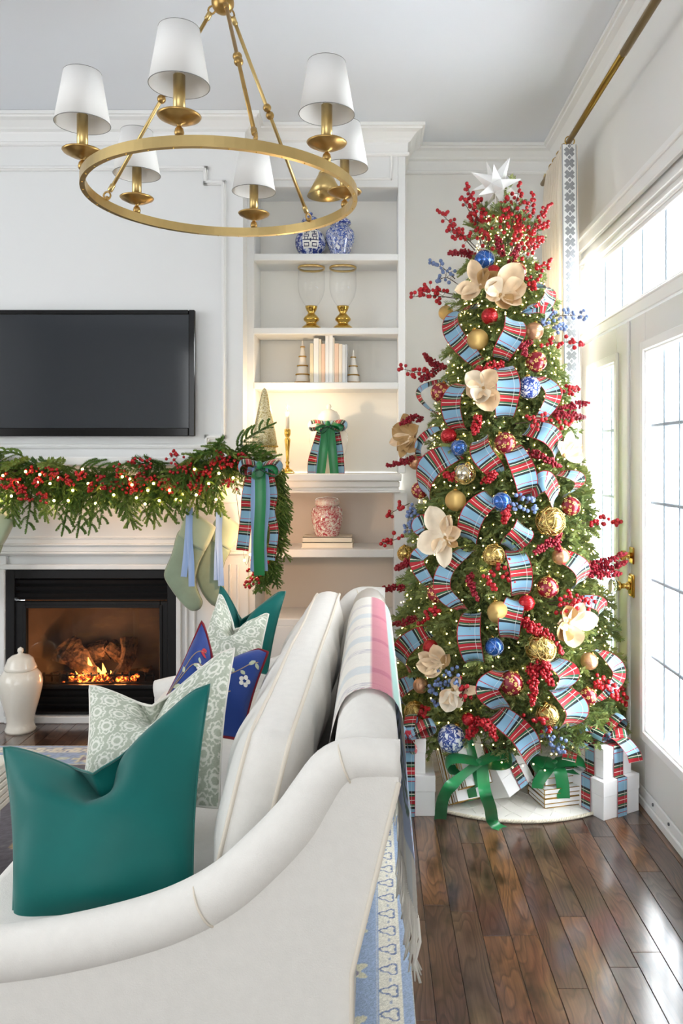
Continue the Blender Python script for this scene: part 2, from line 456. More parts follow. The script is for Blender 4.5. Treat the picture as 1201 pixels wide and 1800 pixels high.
# ---------------------------------------------------------------- built-in bookcase
YF = 4.29; YI = 4.53
bk = thing('bookcase', 'white built-in bookcase with open shelves between the fireplace and the tree', 'bookcase', (-.25, 4.4, 0))
def X(px, Y=YF): return (px-VX)*Y/F
def Z(py, Y=YF): return H-(py-VY)*Y/F
xl0, xl1, xr0, xr1 = X(432), X(447), X(700), X(713)
zt = Z(329); zledge = 1.287
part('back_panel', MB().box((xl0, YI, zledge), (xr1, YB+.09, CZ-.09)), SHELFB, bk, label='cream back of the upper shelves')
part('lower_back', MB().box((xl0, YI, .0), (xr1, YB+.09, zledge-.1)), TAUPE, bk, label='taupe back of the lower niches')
for a, b in ((xl0, xl1), (xr0, xr1)):
    part('stile', MB().bbox((a, YF-.001, zledge), (b, YI, CZ-.004), .003), WHITE, bk)
part('header', MB().bbox((xl1, YF, zt), (xr0, YI-.001, CZ-.004), .003), WHITE, bk)
hb = MB()
hx0, hx1, hz0, hz1 = X(452), X(690), Z(317), Z(266)
for a, b in (((hx0, hz0), (hx1, hz0+.012)), ((hx0, hz1-.012), (hx1, hz1)), ((hx0, hz0), (hx0+.012, hz1)), ((hx1-.012, hz0), (hx1, hz1))):
    hb.bbox((a[0], YF-.01, a[1]), (b[0], YF, b[1]), .003)
part('header_panel_moulding', hb, TRIMW, bk)
for ya, yb in ((446, 458), (576, 587.5), (672, 684)):
    part('shelf', MB().bbox((xl1-.002, YF-.004, Z(yb)), (xr0+.002, YI, Z(ya)), .003), WHITE, bk)
# moulded ledge
lx0, lx1 = -.6405, X(704)
lb = MB()
lb.bbox((lx0, 4.10, 1.25), (lx1, YI, zledge), .005); lb.bbox((lx0, 4.13, 1.215), (lx1-.008, YI, 1.25), .006)
lb.bbox((lx0, 4.145, 1.2), (lx1-.012, YI, 1.215), .003); lb.bbox((lx0, 4.12, 1.188), (lx1-.004, YI, 1.2), .004)
part('ledge', lb, TRIMW, bk)
YL = 4.2
part('lower_side', MB().bbox((X(693, YL), YL, 0), (X(716, YL), YI, 1.188), .003), WHITE, bk)
part('lower_side', MB().bbox((-.6735, 4.155, 0), (X(451, YL), YI, 1.188), .003), WHITE, bk)
part('shelf', MB().bbox((X(451, YL), YL, Z(980, YL)), (X(693, YL), YI, Z(966, YL)), .003), WHITE, bk)
part('shelf', MB().bbox((X(451, YL), YL, .48), (X(693, YL), YI, .52), .003), WHITE, bk)
part('cabinet_front', MB().bbox((X(451, YL), YL, .0), (X(693, YL), YL+.03, .48), .003), WHITE, bk)

# ---------------------------------------------------------------- mantelpiece and fireplace
mt = thing('mantelpiece', 'white painted mantelpiece with fluted mouldings around the black fireplace', 'mantelpiece', (-1.436, 4.1, 0))
part('mantel_shelf', MB().bbox((-2.42, 3.93, 1.33), (-.475, YC, 1.375), .006), TRIMW, mt)
part('bed_moulding', MB().bbox((-2.36, 4.0, 1.3), (-.642, YC, 1.33), .008).bbox((-2.3, 4.06, 1.27), (-.642, YC, 1.3), .008), TRIMW, mt)
part('frieze', MB().bbox((-2.25, 4.13, .86), (-.642, YC, 1.27), .003), WHITE, mt)
mm = MB(); zz = Z(972, 4.07), Z(957, 4.07)
mm.bbox((-2.27, 4.1, zz[1]-.012), (-.642, 4.13, zz[1]), .004); mm.bbox((-2.262, 4.112, zz[0]), (-.646, 4.13, zz[1]-.012), .004); mm.bbox((-2.266, 4.106, zz[0]-.014), (-.644, 4.13, zz[0]), .005)
part('frieze_moulding', mm, TRIMW, mt)
part('frieze_panel_moulding', bars([XZ(a, b, 4.13) for a, b in ((-200, 882), (430, 882), (430, 945), (-200, 945), (-200, 882))], .016, 4.13, .006), TRIMW, mt)
for sx in (1, -1):
    a, b = sorted((-1.4575+sx*.4425, -1.4575+sx*.8135))
    pb = MB().bbox((a, 4.13, .0), (b, YC, .86), .003)
    part('pilaster', pb, WHITE, mt)
    ib = MB()
    for q in (.045, .085):
        for e0, e1 in (((a+q, .14), (a+q+.014, .82)), ((b-q-.014, .14), (b-q, .82))): ib.bbox((e0[0], 4.118, e0[1]), (e1[0], 4.13, e1[1]), .004)
    ib.bbox((a, 4.115, 0), (b, 4.13, .1), .004)
    part('pilaster_moulding', ib, TRIMW, mt)
sb = MB()
sb.bbox((FX0-.03, 4.11, FZ1), (FX1+.03, 4.13, FZ1+.026), .004); sb.bbox((FX0-.026, 4.11, 0), (FX0, 4.13, FZ1), .004); sb.bbox((FX1, 4.11, 0), (FX1+.026, 4.13, FZ1), .004)
sb.bbox((FX0, 4.1, 0), (FX1, 4.15, FZ0-.004), .004)
part('inner_trim', sb, TRIMW, mt)

fp = thing('fireplace', 'black gas fireplace insert with louvres and a glass front', 'fireplace', (-1.436, 4.2, .06))
def frame_ring(mb, x0, z0, x1, z1, ix0, iz0, ix1, iz1, y0, y1, e=.003):
    mb.bbox((x0, y0, z0), (ix0, y1, z1), e); mb.bbox((ix1, y0, z0), (x1, y1, z1), e)
    mb.bbox((ix0, y0, z0), (ix1, y1, iz0), e); mb.bbox((ix0, y0, iz1), (ix1, y1, z1), e)
yf = 4.125
gx0, gx1, gz0, gz1 = X(44, yf), X(281, yf), Z(1206, yf), Z(1068, yf)
fx0, fx1, fz0, fz1 = FX0+.002, FX1-.002, FZ0+.002, FZ1-.002
mb = MB(); frame_ring(mb, fx0, fz0, fx1, fz1, X(26, yf), Z(1251, yf), X(294, yf), Z(1017, yf), yf-.005, 4.2)
part('outer_frame', mb, BLACKM, fp)
mb = MB(); frame_ring(mb, X(22, yf), Z(1208, yf)-.012, X(298, yf), Z(1058, yf), gx0, gz0, gx1, gz1, yf+.008, yf+.045)
frame_ring(mb, gx0-.012, gz0-.01, gx1+.012, gz1+.012, gx0+.004, gz0+.004, gx1-.004, gz1-.004, yf+.002, yf+.012, .002)
part('window_frame', mb, BLACKM, fp)
tilt = Matrix.Rotation(.5, 3, 'X')
def louvre(yc):
    z = Z(yc, yf); b = MB(); b.box((X(20, yf), yf+.012, z-.011), (X(300, yf), yf+.02, z+.011), rot=tilt, c=(0, yf+.016, z))
    part('louvre_slat', b, BLACKM, fp)
for yc in (1023, 1035, 1047): louvre(yc)
for yc in (1219, 1231, 1243): louvre(yc)
LBM = M('louvre_black', '08080a', .7)
for za, zb in ((1058, 1015), (1252, 1206)): part('louvre_backing', MB().box((X(20, yf), yf+.06, Z(za, yf)), (X(300, yf), yf+.065, Z(zb, yf))), LBM, fp)
part('glass_front', MB().box((gx0-.002, yf+.014, gz0-.002), (gx1+.002, yf+.018, gz1+.002)), GLASSF, fp)
FBM = M('sooty_firebrick', '7a6a5c', .9, var=.25, vscale=5)
a0, a1, b0, b1 = gx0-.03, gx1+.03, gz0-.03, gz1+.03
fb = MB(); bx0, bx1, by = a0+.12, a1-.12, 4.54
Q = [(a0, 4.19), (bx0, by), (bx1, by), (a1, 4.19)]
vs = [(x, y, b0) for x, y in Q]+[(x, y, b1) for x, y in Q]
fb.add(vs, [(0, 1, 5, 4), (1, 2, 6, 5), (2, 3, 7, 6), (0, 3, 2, 1), (4, 5, 6, 7)])
part('firebox', fb, FBM, fp)
part('burner_tray', MB().bbox((gx0+.03, 4.2, b0+.001), (gx1-.03, 4.44, b0+.03), .006), BLACKM, fp)
mb = MB()
for i in range(15):
    xx = gx0+.06+i*(gx1-gx0-.12)/14; mb.tube([(xx, 4.22, b0+.03), (xx, 4.22, b0+.075)], .006, 6)
mb.tube([(gx0+.05, 4.22, b0+.06), (gx1-.05, 4.22, b0+.06)], .006, 6)
part('grate', mb, BLACKM, fp)
LOGM = noise_mat('charred_log_bark', [(.3, '15100c'), (.45, '4a3626'), (.62, '7d5e44'), (.75, '33241a')], 28, 8, .95, 1.2, bump=.8)
def log(pts, r, label, seed, ends=True):
    rr = random.Random(seed); sp = spline(pts, 14); mb = MB(); n = 12
    ph = [rr.random()*6.28 for _ in range(4)]
    vs = []; m = len(sp)
    rad = r if isinstance(r, (list, tuple)) else (r, r)
    base = MB(); base.tube(sp, [rad[0]+(rad[1]-rad[0])*i/(m-1) for i in range(m)], n, cap=True)
    for i in range(m):
        c = sp[i]
        for k in range(n):
            p = Vector(base.v[i*n+k]); q = 1+.16*math.sin(3*k*2*PI/n*1+ph[0]+i*.2)+.12*math.sin(5*2*PI*k/n+ph[1])+.1*rr.uniform(-1, 1)
            base.v[i*n+k] = c+(p-c)*q
    base.sm = [False]*len(base.sm)
    return solo('log', base, LOGM, label, 'log', 'ceramic logs in the fireplace')
log([P(112, 1140, 4.36), P(138, 1162, 4.33), P(172, 1196, 4.28)], (.075, .035), 'thick split log leaning at the left of the fire', 1)
log([P(135, 1168, 4.44), P(163, 1150, 4.44), P(190, 1142, 4.44)], (.06, .05), 'glowing log lying behind the flames', 2)
log([P(190, 1203, 4.26), P(214, 1180, 4.28), P(225, 1152, 4.32), P(226, 1122, 4.36)], (.03, .045), 'upright curved log standing at the right of the fire', 3)
log([P(190, 1135, 4.42), P(215, 1152, 4.42), P(232, 1165, 4.42)], (.04, .04), 'grey-barked log behind the upright log', 4)
log([P(75, 1196, 4.39), P(130, 1192, 4.38), P(180, 1196, 4.37)], (.04, .045), 'low charred log on the burner at far left', 5)
log([P(170, 1200, 4.46), P(225, 1192, 4.44), P(266, 1186, 4.42)], (.045, .04), 'low pale log on the burner at far right', 6)
# embers and flames give off light
EMB = noise_mat('ember_glow', [(.4, '1a0f0a'), (.5, '7a2a0a'), (.6, 'ff8a3a')], 60, 4, .9); nt = EMB.node_tree; b = nt.nodes['Principled BSDF']
nt.links.new([n for n in nt.nodes if n.type == 'VALTORGB'][0].outputs[0], b.inputs['Emission Color']); b.inputs['Emission Strength'].default_value = 4
mb = MB(); rr = random.Random(5)
for i in range(90):
    px = rr.choice([rr.gauss(140, 12), rr.gauss(178, 18), rr.gauss(222, 12)]); mb.ball(P(px, rr.uniform(1188, 1203), rr.uniform(4.2, 4.28)), rr.uniform(.008, .02), 5, 4)
part('embers', mb, EMB, fp, stuff=True)
FLM = M('flame', 'ff9a3c', .9, emis='ffb04a', es=6)
def flame(px, py0, py1, r, Y):
    b = P(px, py1, Y); t = P(px+3, py0, Y); h = t.z-b.z
    pr = [(0, 0), (r*.7, h*.08), (r, h*.2), (r*.8, h*.45), (r*.4, h*.75), (0, h)]
    m = MB().lathe(pr, b, 10); m.v = [(v[0]+math.sin((v[2]-b.z)/h*4)*r*.35, v[1], v[2]) for v in m.v]
    part('flame', m, FLM, fp)
flame(157, 1155, 1200, .026, 4.3); flame(135, 1180, 1206, .022, 4.26); flame(182, 1165, 1203, .02, 4.33); flame(196, 1178, 1203, .018, 4.3); flame(174, 1172, 1203, .026, 4.3); flame(188, 1180, 1203, .016, 4.29); flame(147, 1180, 1203, .014, 4.26)
lamp('fire_light', P(168, 1150, 4.3), .8, (1, .56, .3), .05)
lamp('fire_light', P(150, 1185, 4.215), 1.6, (1, .5, .2), .03); lamp('fire_light', P(212, 1192, 4.215), 1.2, (1, .46, .16), .03)

# ---------------------------------------------------------------- french doors and transom
YM = 3.276
def rbox(mb, x0, x1, y0, y1, z0, z1, e=.003): return mb.bbox((x0, y0, z0), (x1, y1, z1), e)
dk = MB()      # jambs, head, mullion rail
rbox(dk, XR-.004, XR+.13, 4.045, DY1, .0, DZ); rbox(dk, XR-.004, XR+.13, DY0, 2.505, 0, DZ); rbox(dk, XR+.01, XR+.13, 2.505, 4.045, 2.305, DZ)
rbox(dk, XR-.008, XR+.12, 2.505, 4.045, 1.94, 2.0); rbox(dk, XR-.012, XR+.1, 2.505, 4.045, 1.985, 1.997)
rbox(dk, XR-.012, XR+.12, 2.505, 4.045, 2.345, 2.365); rbox(dk, XR+.0, XR+.1, 2.505, 4.045, 2.315, 2.33)
struct('trim_4', dk, TRIMW)
ck = MB()
rbox(ck, XR-.022, XR, 2.36, 4.16, DZ-.02, 2.475); rbox(ck, XR-.034, XR, 2.354, 4.166, 2.45, 2.479, .004); rbox(ck, XR-.022, XR, 4.09, 4.16, 0, DZ); rbox(ck, XR-.022, XR, 2.36, 2.46, 0, DZ)
struct('trim_5', ck, TRIMW)
struct('trim_6', rbox(rbox(MB(), XR-.006, XR+.12, 2.505, 4.045, 0, .036, .004), XR-.002, XR+.1, 2.505, 4.045, .036, .078, .004), TRIMW)
DOORW = M('door_paint', 'e6e5e1', .3, spec=.45)
GRILL = M('backlit_glazing_bar', '98a4ae', .5)  # white bars; their backlit shade is put into the base colour as blue-grey
def door(n, y0, y1, g0, g1, zb, ztp, cols, rows, knob):
    d = MB(); rbox(d, XR, XR+.045, y0, g0, .08, 1.934); rbox(d, XR, XR+.045, g1, y1, .08, 1.934); rbox(d, XR, XR+.045, g0, g1, .08, zb); rbox(d, XR, XR+.045, g0, g1, ztp, 1.934)
    o = struct('door_%d' % n, d, DOORW)
    m = MB(); e = .032
    for a in ((g0-e, g0+.008, zb-e, ztp+e), (g1-.008, g1+e, zb-e, ztp+e), (g0, g1, zb-e, zb+.008), (g0, g1, ztp-.008, ztp+e)):
        rbox(m, XR-.012, XR+.001, a[0], a[1], a[2], a[3], .005)
        
    for a in ((g0-e*.2, g0+.016, zb-e*.2, ztp+e*.2), (g1-.016, g1+e*.2, zb-e*.2, ztp+e*.2), (g0, g1, zb-e*.2, zb+.016), (g0, g1, ztp-.016, ztp+e*.2)):
        rbox(m, XR-.004, XR+.02, a[0], a[1], a[2], a[3], .003)
    part('glass_frame', m, TRIMW, o)
    for i in range(cols):
        for j in range(rows):
            ya, yb = g0+(g1-g0)*i/cols, g0+(g1-g0)*(i+1)/cols; za, zb2 = zb+(ztp-zb)*j/rows, zb+(ztp-zb)*(j+1)/rows
            part('pane', MB().box((XR+.026, ya, za), (XR+.030, yb, zb2)), GLASS, o)
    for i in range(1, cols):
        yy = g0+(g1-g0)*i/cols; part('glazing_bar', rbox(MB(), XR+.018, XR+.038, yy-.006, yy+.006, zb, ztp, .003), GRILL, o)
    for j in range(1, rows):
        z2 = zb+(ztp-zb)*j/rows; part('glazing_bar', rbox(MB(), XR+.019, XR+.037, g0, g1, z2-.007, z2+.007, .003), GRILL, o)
    return o
d1 = door(1, 2.51, YM-.002, 2.655, 3.095, .30, 1.79, 3, 5, True)
d2 = door(2, YM+.002, 4.04, 3.455, 3.88, .30, 1.79, 3, 5, False)
part('astragal', rbox(MB(), XR-.012, XR, YM-.006, YM+.022, .08, 1.93, .004), DOORW, d2)
part('screw', MB().lathe([(.006, 0), (.006, .004), (0, .006)], (XR-.002, 3.0, .06), 10, axis=(-1, 0, 0)), M('screw_steel', '6f7076', .3, metal=1), d1)
part('screw', MB().lathe([(.006, 0), (.006, .004), (0, .006)], (XR-.002, 2.84, .06), 10, axis=(-1, 0, 0)), bpy.data.materials['screw_steel'], d1)
yk = 3.243
kp = MB(); rbox(kp, XR-.008, XR, yk-.03, yk+.03, .80, .895, .004); rbox(kp, XR-.013, XR-.007, yk-.022, yk+.022, .808, .887, .004)
kp.lathe([(.016, 0), (.018, .012), (.011, .018), (.011, .036), (.018, .042), (.02, .05), (.0, .052)], (XR-.01, yk, .846), 16, axis=(-1, 0, 0))
part('knob_plate', kp, BRASSP, d1, label='brass rectangular knob plate')
kb = MB().lathe([(0, .0), (.018, .003), (.03, .014), (.033, .022), (.03, .03), (.02, .038), (0, .04)], (XR-.058, yk, .846), 20, axis=(-1, 0, 0))
part('knob', kb, M('clear_cut_glass', 'ffffff', .02, trans=1., ior=1.5), d1, label='clear glass knob')
kp = MB(); rbox(kp, XR-.008, XR, yk-.025, yk+.025, .935, 1.005, .004); kp.lathe([(.012, 0), (.014, .014), (.008, .02), (.008, .03), (0, .032)], (XR-.006, yk, .97), 14, axis=(-1, 0, 0)); rbox(kp, XR-.05, XR-.028, yk-.006, yk+.006, .95, .99, .003)
part('deadbolt', kp, BRASSP, d1, label='brass thumb-turn deadbolt')
# transom window
t = MB(); rbox(t, XR+.015, XR+.1, 2.505, 2.545, 2.0, 2.305); rbox(t, XR+.015, XR+.1, 4.005, 4.045, 2.0, 2.305); rbox(t, XR+.015, XR+.1, 2.545, 4.005, 2.0, 2.02); rbox(t, XR+.015, XR+.1, 2.545, 4.005, 2.285, 2.305)
wn = struct('window_1', t, TRIMW)
ys = [2.545]+[2.687+.255*k for k in range(6)]
ys = [y for y in ys if y < 3.98]+[4.005]
for a, b in zip(ys, ys[1:]): part('pane', MB().box((XR+.03, a, 2.02), (XR+.034, b, 2.285)), GLASS, wn)
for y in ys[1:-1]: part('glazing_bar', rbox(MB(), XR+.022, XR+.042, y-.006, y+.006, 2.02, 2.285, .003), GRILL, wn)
bb = MB(); rbox(bb, .19, XR-.02, YB-.016, YB, 0, .12, .004); struct('baseboard_back', bb, TRIMW)
bb = MB(); rbox(bb, XR-.016, XR, 4.165, YB-.02, 0, .12, .004); struct('baseboard_right', bb, TRIMW)

# ---------------------------------------------------------------- curtain and rod
rod = thing('curtain_rod', 'brass curtain rod running along the ceiling above the french doors', 'curtain rod', (.93, 3.4, 2.86))
XRD, ZRD = .93, 2.866
part('rod', MB().tube([(XRD, -.6, ZRD), (XRD, 2.95, ZRD)], .0155, 16).tube([(XRD, 2.95, ZRD), (XRD, 4.35, ZRD)], .0135, 16), M('rod_brass', '8d7136', .32, metal=1), rod)
for yb in (4.3, .2):
    part('bracket', MB().tube([(XRD, yb, ZRD+.018), (XRD, yb, ZRD+.03), (XR, yb, ZRD+.03)], .008, 8).lathe([(.028, 0), (.028, .008), (0, .012)], (XR, yb, ZRD+.03), 14, axis=(-1, 0, 0)), BRASS, rod)
cu = thing('curtain', 'cream pleated curtain with a grey fretwork trim band, hanging behind the tree', 'curtain', (.92, 3.92, 0))
CURT = M('cream_curtain_linen', 'fff9ee', .9, sheen=.2, sub=0.0, bump=.15, bscale=300)
nt = CURT.node_tree; b = nt.nodes['Principled BSDF']
tr = nt.nodes.new('ShaderNodeBsdfTranslucent'); tr.inputs[0].default_value = lin('fff6e6'); mx = nt.nodes.new('ShaderNodeMixShader'); mx.inputs[0].default_value = .5
out = nt.nodes['Material Output']; nt.links.new(b.outputs[0], mx.inputs[1]); nt.links.new(tr.outputs[0], mx.inputs[2]); nt.links.new(mx.outputs[0], out.inputs[0])
ZT = 2.845
def cfun(u, v):
    # u runs back (Y 4.12) to the leading edge, v from the floor up
    z = .01+v*(ZT-.01); y = 4.13-u*.37; amp = .036*(1-.75*sstep(.93, 1, v)); k = 7
    ph = u*k*2*PI+.5*math.sin(v*2.2)
    x = .905+amp*math.sin(ph)+.02*(1-v)
    y += .012*math.sin(2*ph)*(1-v*.3)
    if v > .93: x += .012*math.sin(ph*3)*sstep(.93, .97, v)*(1-sstep(.98, 1, v))
    return Vector((x, y-.02*(1-v)*u, z))
mb = MB().grid(cfun, 150, 40); part('panel', mb, CURT, cu)
e0 = lambda v: cfun(1, v)
def lead(u, v):
    p = e0(v); xw = (.072+.004*(1-v)); return Vector((.892+.026*(1-v)-.004+xw*u, p.y-.012-.006*math.sin(u*PI), p.z))
part('leading_edge', MB().grid(lambda u, v: lead(u*1.12, v)+Vector((0, .006, 0)), 6, 30).grid(lambda u, v: lead(1.12, v)+Vector((-.005*u, .006+.25*u*(1-.3*math.sin(u*3)), 0)), 6, 30), CURT, cu)
# fretwork band: print made of interlaced lozenges
NU, NV = 40, 1500
TW, TH = .072, ZT
g = np.zeros(((NV+1)*(NU+1), 4), np.float32); REP = .0535
gr, wt = np.array(lin('85878b')), np.array(lin('eef0f0'))
jj, ii = np.mgrid[0:NV+1, 0:NU+1]; uu = ii/NU; vv = jj/NV*TH
s = (uu-.5)*TW; t = (vv % REP)-REP/2
d1_ = np.maximum(np.abs(s), np.abs(t))           # interlaced squares
def dia(cx, cy, r): return np.abs(s-cx)+np.abs(t-cy) < r
body = dia(0, 0, .0105) | dia(-.0125, .0095, .0135) | dia(.0125, .0095, .0135) | dia(-.0125, -.0095, .0135) | dia(.0125, -.0095, .0135) | dia(0, .0245, .008) | dia(0, -.0245, .008)
lines = (np.sin((s+t)*2*PI/.0062) > .3) | (np.sin((s-t)*2*PI/.0062) > .3)
edge = (np.abs(np.abs(s)-.0335) < .0016)
gre = (body & lines) | edge
mid = body & ~lines
g[:] = wt; g[gre.ravel()] = gr; g[mid.ravel()] = np.array(lin('b4b6b9'))
mb = MB().grid(lambda u, v: lead(.04+u*.98, v)+Vector((0, -.002, 0)), NU, NV)
part('trim_band', mb, vcol_mat('fretwork_print', .85), cu, cols=g, label='white band with grey fretwork motifs')
for k, yy in enumerate((3.755, 3.84, 3.93, 4.02, 4.1)):
    rg = MB(); rg.tube([(XRD+.022*math.cos(a), yy+.004*math.sin(a), ZRD-.004+.024*math.sin(a)) for a in [2*PI*i/20 for i in range(20)]], .0028, 6, closed=True)
    part('ring', rg, BRASSP, cu)
# ================================================================ HELPERS FOR CLOTH
def ribbon(mb, pts, side, wd, rep=.115, v0=0., bow=0., nrm=None):
    """a strip along pts; side: vector or list; bow: cross bulge along nrm"""
    pts = [Vector(p) for p in pts]; m = len(pts); L = v0; nu = 4
    vs = []; uv = []
    for i, p in enumerate(pts):
        if i: L += (pts[i]-pts[i-1]).length/rep
        sd = Vector(side[i] if isinstance(side, list) else side).normalized()
        t = (pts[min(i+1, m-1)]-pts[max(i-1, 0)]).normalized()
        sd = (sd-t*sd.dot(t)*.85).normalized(); n = sd.cross(t).normalized()
        w_ = wd[i] if isinstance(wd, (list, tuple)) else wd
        for k in range(nu+1):
            u = k/nu; vs.append(p+sd*(u-.5)*w_+n*bow*(1-(2*u-1)**2)); uv.append((u, L))
    fs = []
    for i in range(m-1):
        for k in range(nu):
            a = i*(nu+1)+k; fs.append((a, a+1, a+nu+2, a+nu+1))
    mb.add(vs, fs, True, uv); return mb
def loop_pts(c, d, ln, up, h, n=18):
    """teardrop loop leaving the knot c along d (length ln), opening along up (height h)"""
    c, d, up = Vector(c), Vector(d).normalized(), Vector(up).normalized()
    return [c+d*ln*(.5-.5*math.cos(2*PI*t))**.8+up*h*.5*math.sin(2*PI*t)*(.35+.65*(.5-.5*math.cos(2*PI*t))) for t in [i/n for i in range(n+1)]]

# ================================================================ TELEVISION
tv = thing('television', 'large flat black television hung on the white chimney breast above the garland', 'television', (-1.48, 4.12, 1.48))
ty = 4.10; tx0, tx1, tz0, tz1 = -2.06, X(343, ty), Z(767, ty), Z(545, ty)
part('casing', MB().bbox((tx0+.03, ty+.012, tz0+.03), (tx1-.03, YC-.001, tz1-.03), .006), BLACKM, tv)
mb = MB(); frame_ring(mb, tx0, tz0, tx1, tz1, tx0+.03, X(332, ty), tx1-.032, 9, ty, ty) if False else None
ix1, iz0, iz1 = X(332, ty), Z(752, ty), Z(553, ty)
mb = MB(); frame_ring(mb, tx0, tz0, tx1, tz1, tx0+.032, iz0, ix1, iz1, ty-.008, ty+.02, .004)
part('bezel', mb, BLACKP, tv)
part('screen', MB().box((tx0+.03, ty-.001, iz0-.002), (ix1+.002, ty+.006, iz1+.002)), SCREEN, tv)

# ================================================================ CHANDELIER
CX, CY, R = -.489, 2.6, .432
zb0 = H+.327*CY-.0; ch = thing('chandelier', 'brass ring chandelier with six white shades hanging from the ceiling', 'chandelier', (CX, CY, zb0))
bh, bt = .031, .016
part('ring', MB().lathe([(R-bt/2, zb0), (R+bt/2, zb0), (R+bt/2, zb0+bh), (R-bt/2, zb0+bh)], (CX, CY, 0), 96, smooth=False, closed=True), BRASS, ch)
mb = MB(); rr = random.Random(3)
for i in range(36):
    a = 2*PI*i/36+.05; mb.ball((CX+R*math.cos(a), CY+R*math.sin(a), zb0-.0005), .0022, 6, 4)
part('ring_rivets', mb, BRASSP, ch, stuff=True)
zh = H+803/1400*CY
part('hub', MB().ball((CX, CY, zh), .037, 20, 14).lathe([(.012, .03), (.02, .036), (.012, .045)], (CX, CY, zh), 16), BRASSD, ch)
part('stem', MB().tube([(CX, CY, zh+.03), (CX, CY, CZ-.02)], .007, 10), BRASSD, ch)
part('canopy', MB().lathe([(0, -.045), (.02, -.043), (.055, -.02), (.062, -.004), (.062, 0)], (CX, CY, CZ), 28), BRASSD, ch)
for deg in (53, 167, 293):
    a = math.radians(deg); d = Vector((math.cos(a), math.sin(a), 0))
    p0 = Vector((CX, CY, zh-.012))+d*.034; p1 = Vector((CX, CY, zb0+bh+.012))+d*(R-.012)
    t = (p1-p0).normalized(); rb = MB(); rb.tube([p0+t*.03, p1-t*.02], .0062, 10)
    for q in (p0+t*.03, p1-t*.03): rb.lathe([(.006, -.014), (.009, -.01), (.009, .01), (.006, .014)], q, 12, axis=t)
    r = part('rod', rb, BRASSD if deg == 293 else BRASS, ch)
    mid = p0+(p1-p0)*.46
    part('bead_pair', MB().ball(mid-t*.013, .0145, 14, 10).ball(mid+t*.013, .0145, 14, 10), BRASSD, r)
    hk = MB()
    for q in (p0+t*.008, p1+t*.0):
        sd = t.cross(Vector((0, 0, 1))).normalized(); u2 = sd.cross(t)
        hk.tube([q+(t*math.cos(x)+u2*math.sin(x))*.013 for x in [2*PI*i/12 for i in range(12)]], .0032, 6, closed=True)
    hk.ball((p1.x, p1.y, zb0+bh+.003), .008, 10, 6)
    part('hook', hk, BRASSD, r, stuff=True)
for k, deg in enumerate((85, 25, -35, -95, -155, -215)):
    a = math.radians(deg); c = Vector((CX+R*math.cos(a), CY+R*math.sin(a), zb0+bh))
    b = MB().lathe([(0, -.002), (.011, 0), (.0135, .01), (.011, .02), (.006, .025), (.006, .03), (.03, .037), (.056, .05), (.06, .055), (.057, .057), (.03, .045), (.0, .043)], c, 32)
    part('bobeche', b, BRASSD, ch)
    part('candle_sleeve', MB().lathe([(.0165, .044), (.0165, .165), (.0, .166)], c, 20), BRASS, ch)
    z0, z1 = .138, .292
    sh = MB().lathe([(.082, z0), (.0555, z1), (.0545, z1), (.081, z0)], c, 40, closed=True)
    so = part('lamp_shade', sh, SHADE, ch)
    rim = MB()
    for rr_, zz_ in ((.082, z0), (.055, z1)): rim.tube([c+Vector((rr_*math.cos(x), rr_*math.sin(x), zz_)) for x in [2*PI*i/40 for i in range(40)]], .0012, 5, closed=True)
    for x in (0, 2.1, 4.2): rim.tube([c+Vector((.052*math.cos(x), .052*math.sin(x), z1-.03)), c+Vector((0, 0, z1-.035))], .001, 4)
    part('shade_wire', rim, M('grey_wire', '8a8a86', .5) if k == 0 else bpy.data.materials['grey_wire'], so, stuff=True)
    part('socket', MB().lathe([(.012, .166), (.012, .2), (.018, .21), (.02, .235), (.012, .255), (0, .26)], c, 14), IVORY, ch)

# ================================================================ BOOKCASE CONTENTS
CHINA = noise_mat('blue_white_china', [(.40, 'f3f5f7'), (.47, '9aa9d6'), (.5, '2b3f93'), (.58, '24357f'), (.62, 'e9edf4'), (.66, '31489c')], 26, 3, .12, .6, coat=.6)
CHINAB = noise_mat('blue_white_china_dense', [(.38, 'f3f5f7'), (.42, '2b3f93'), (.5, '5a74bb'), (.54, 'e9edf4'), (.58, '24357f'), (.64, 'c9d3ea')], 42, 4, .12, .8, coat=.6)
INK = M('cobalt_ink', '1b2350', .2, coat=.5)
s1 = Z(446); yj = 4.41
j = thing('porcelain_jar', 'round blue and white jar with a double happiness sign, top shelf', 'jar', (X(546, yj), yj, s1))
c = Vector((X(546, yj), yj, s1+.09)); rj = .086
part('body', MB().lathe([(.05, -.09), (.055, -.085)]+[(rj*math.cos(t), rj*math.sin(t)) for t in [-.95+i*.1 for i in range(22)]]+[(.04, .095), (.042, .11)], c, 40), CHINA, j)
part('lid', MB().lathe([(.046, .11), (.05, .116), (.04, .135), (.02, .146), (.008, .15), (.012, .158), (.012, .166), (0, .172)], c, 28), CHINAB, j)
ST = []
for hx in (-.5, .5):
    def fr(x0, z0, x1, z1, w_=.09): ST.extend([(hx+x0, z0, hx+x1, z0+w_), (hx+x0, z1-w_, hx+x1, z1), (hx+x0, z0, hx+x0+w_, z1), (hx+x1-w_, z0, hx+x1, z1)])
    ST.extend([(hx-.05, .62, hx+.05, 1.0), (hx-.4, .78, hx+.4, .87), (hx-.3, .57, hx+.3, .65)])
    fr(-.33, .22, .33, .5); fr(-.33, -.75, .33, -.32); ST.extend([(hx-.22, .0, hx-.13, .2), (hx+.13, .0, hx+.22, .2)])
ST.extend([(-.95, -.1, .95, 0.0), (-.06, -.25, .06, .1)])
mb = MB()
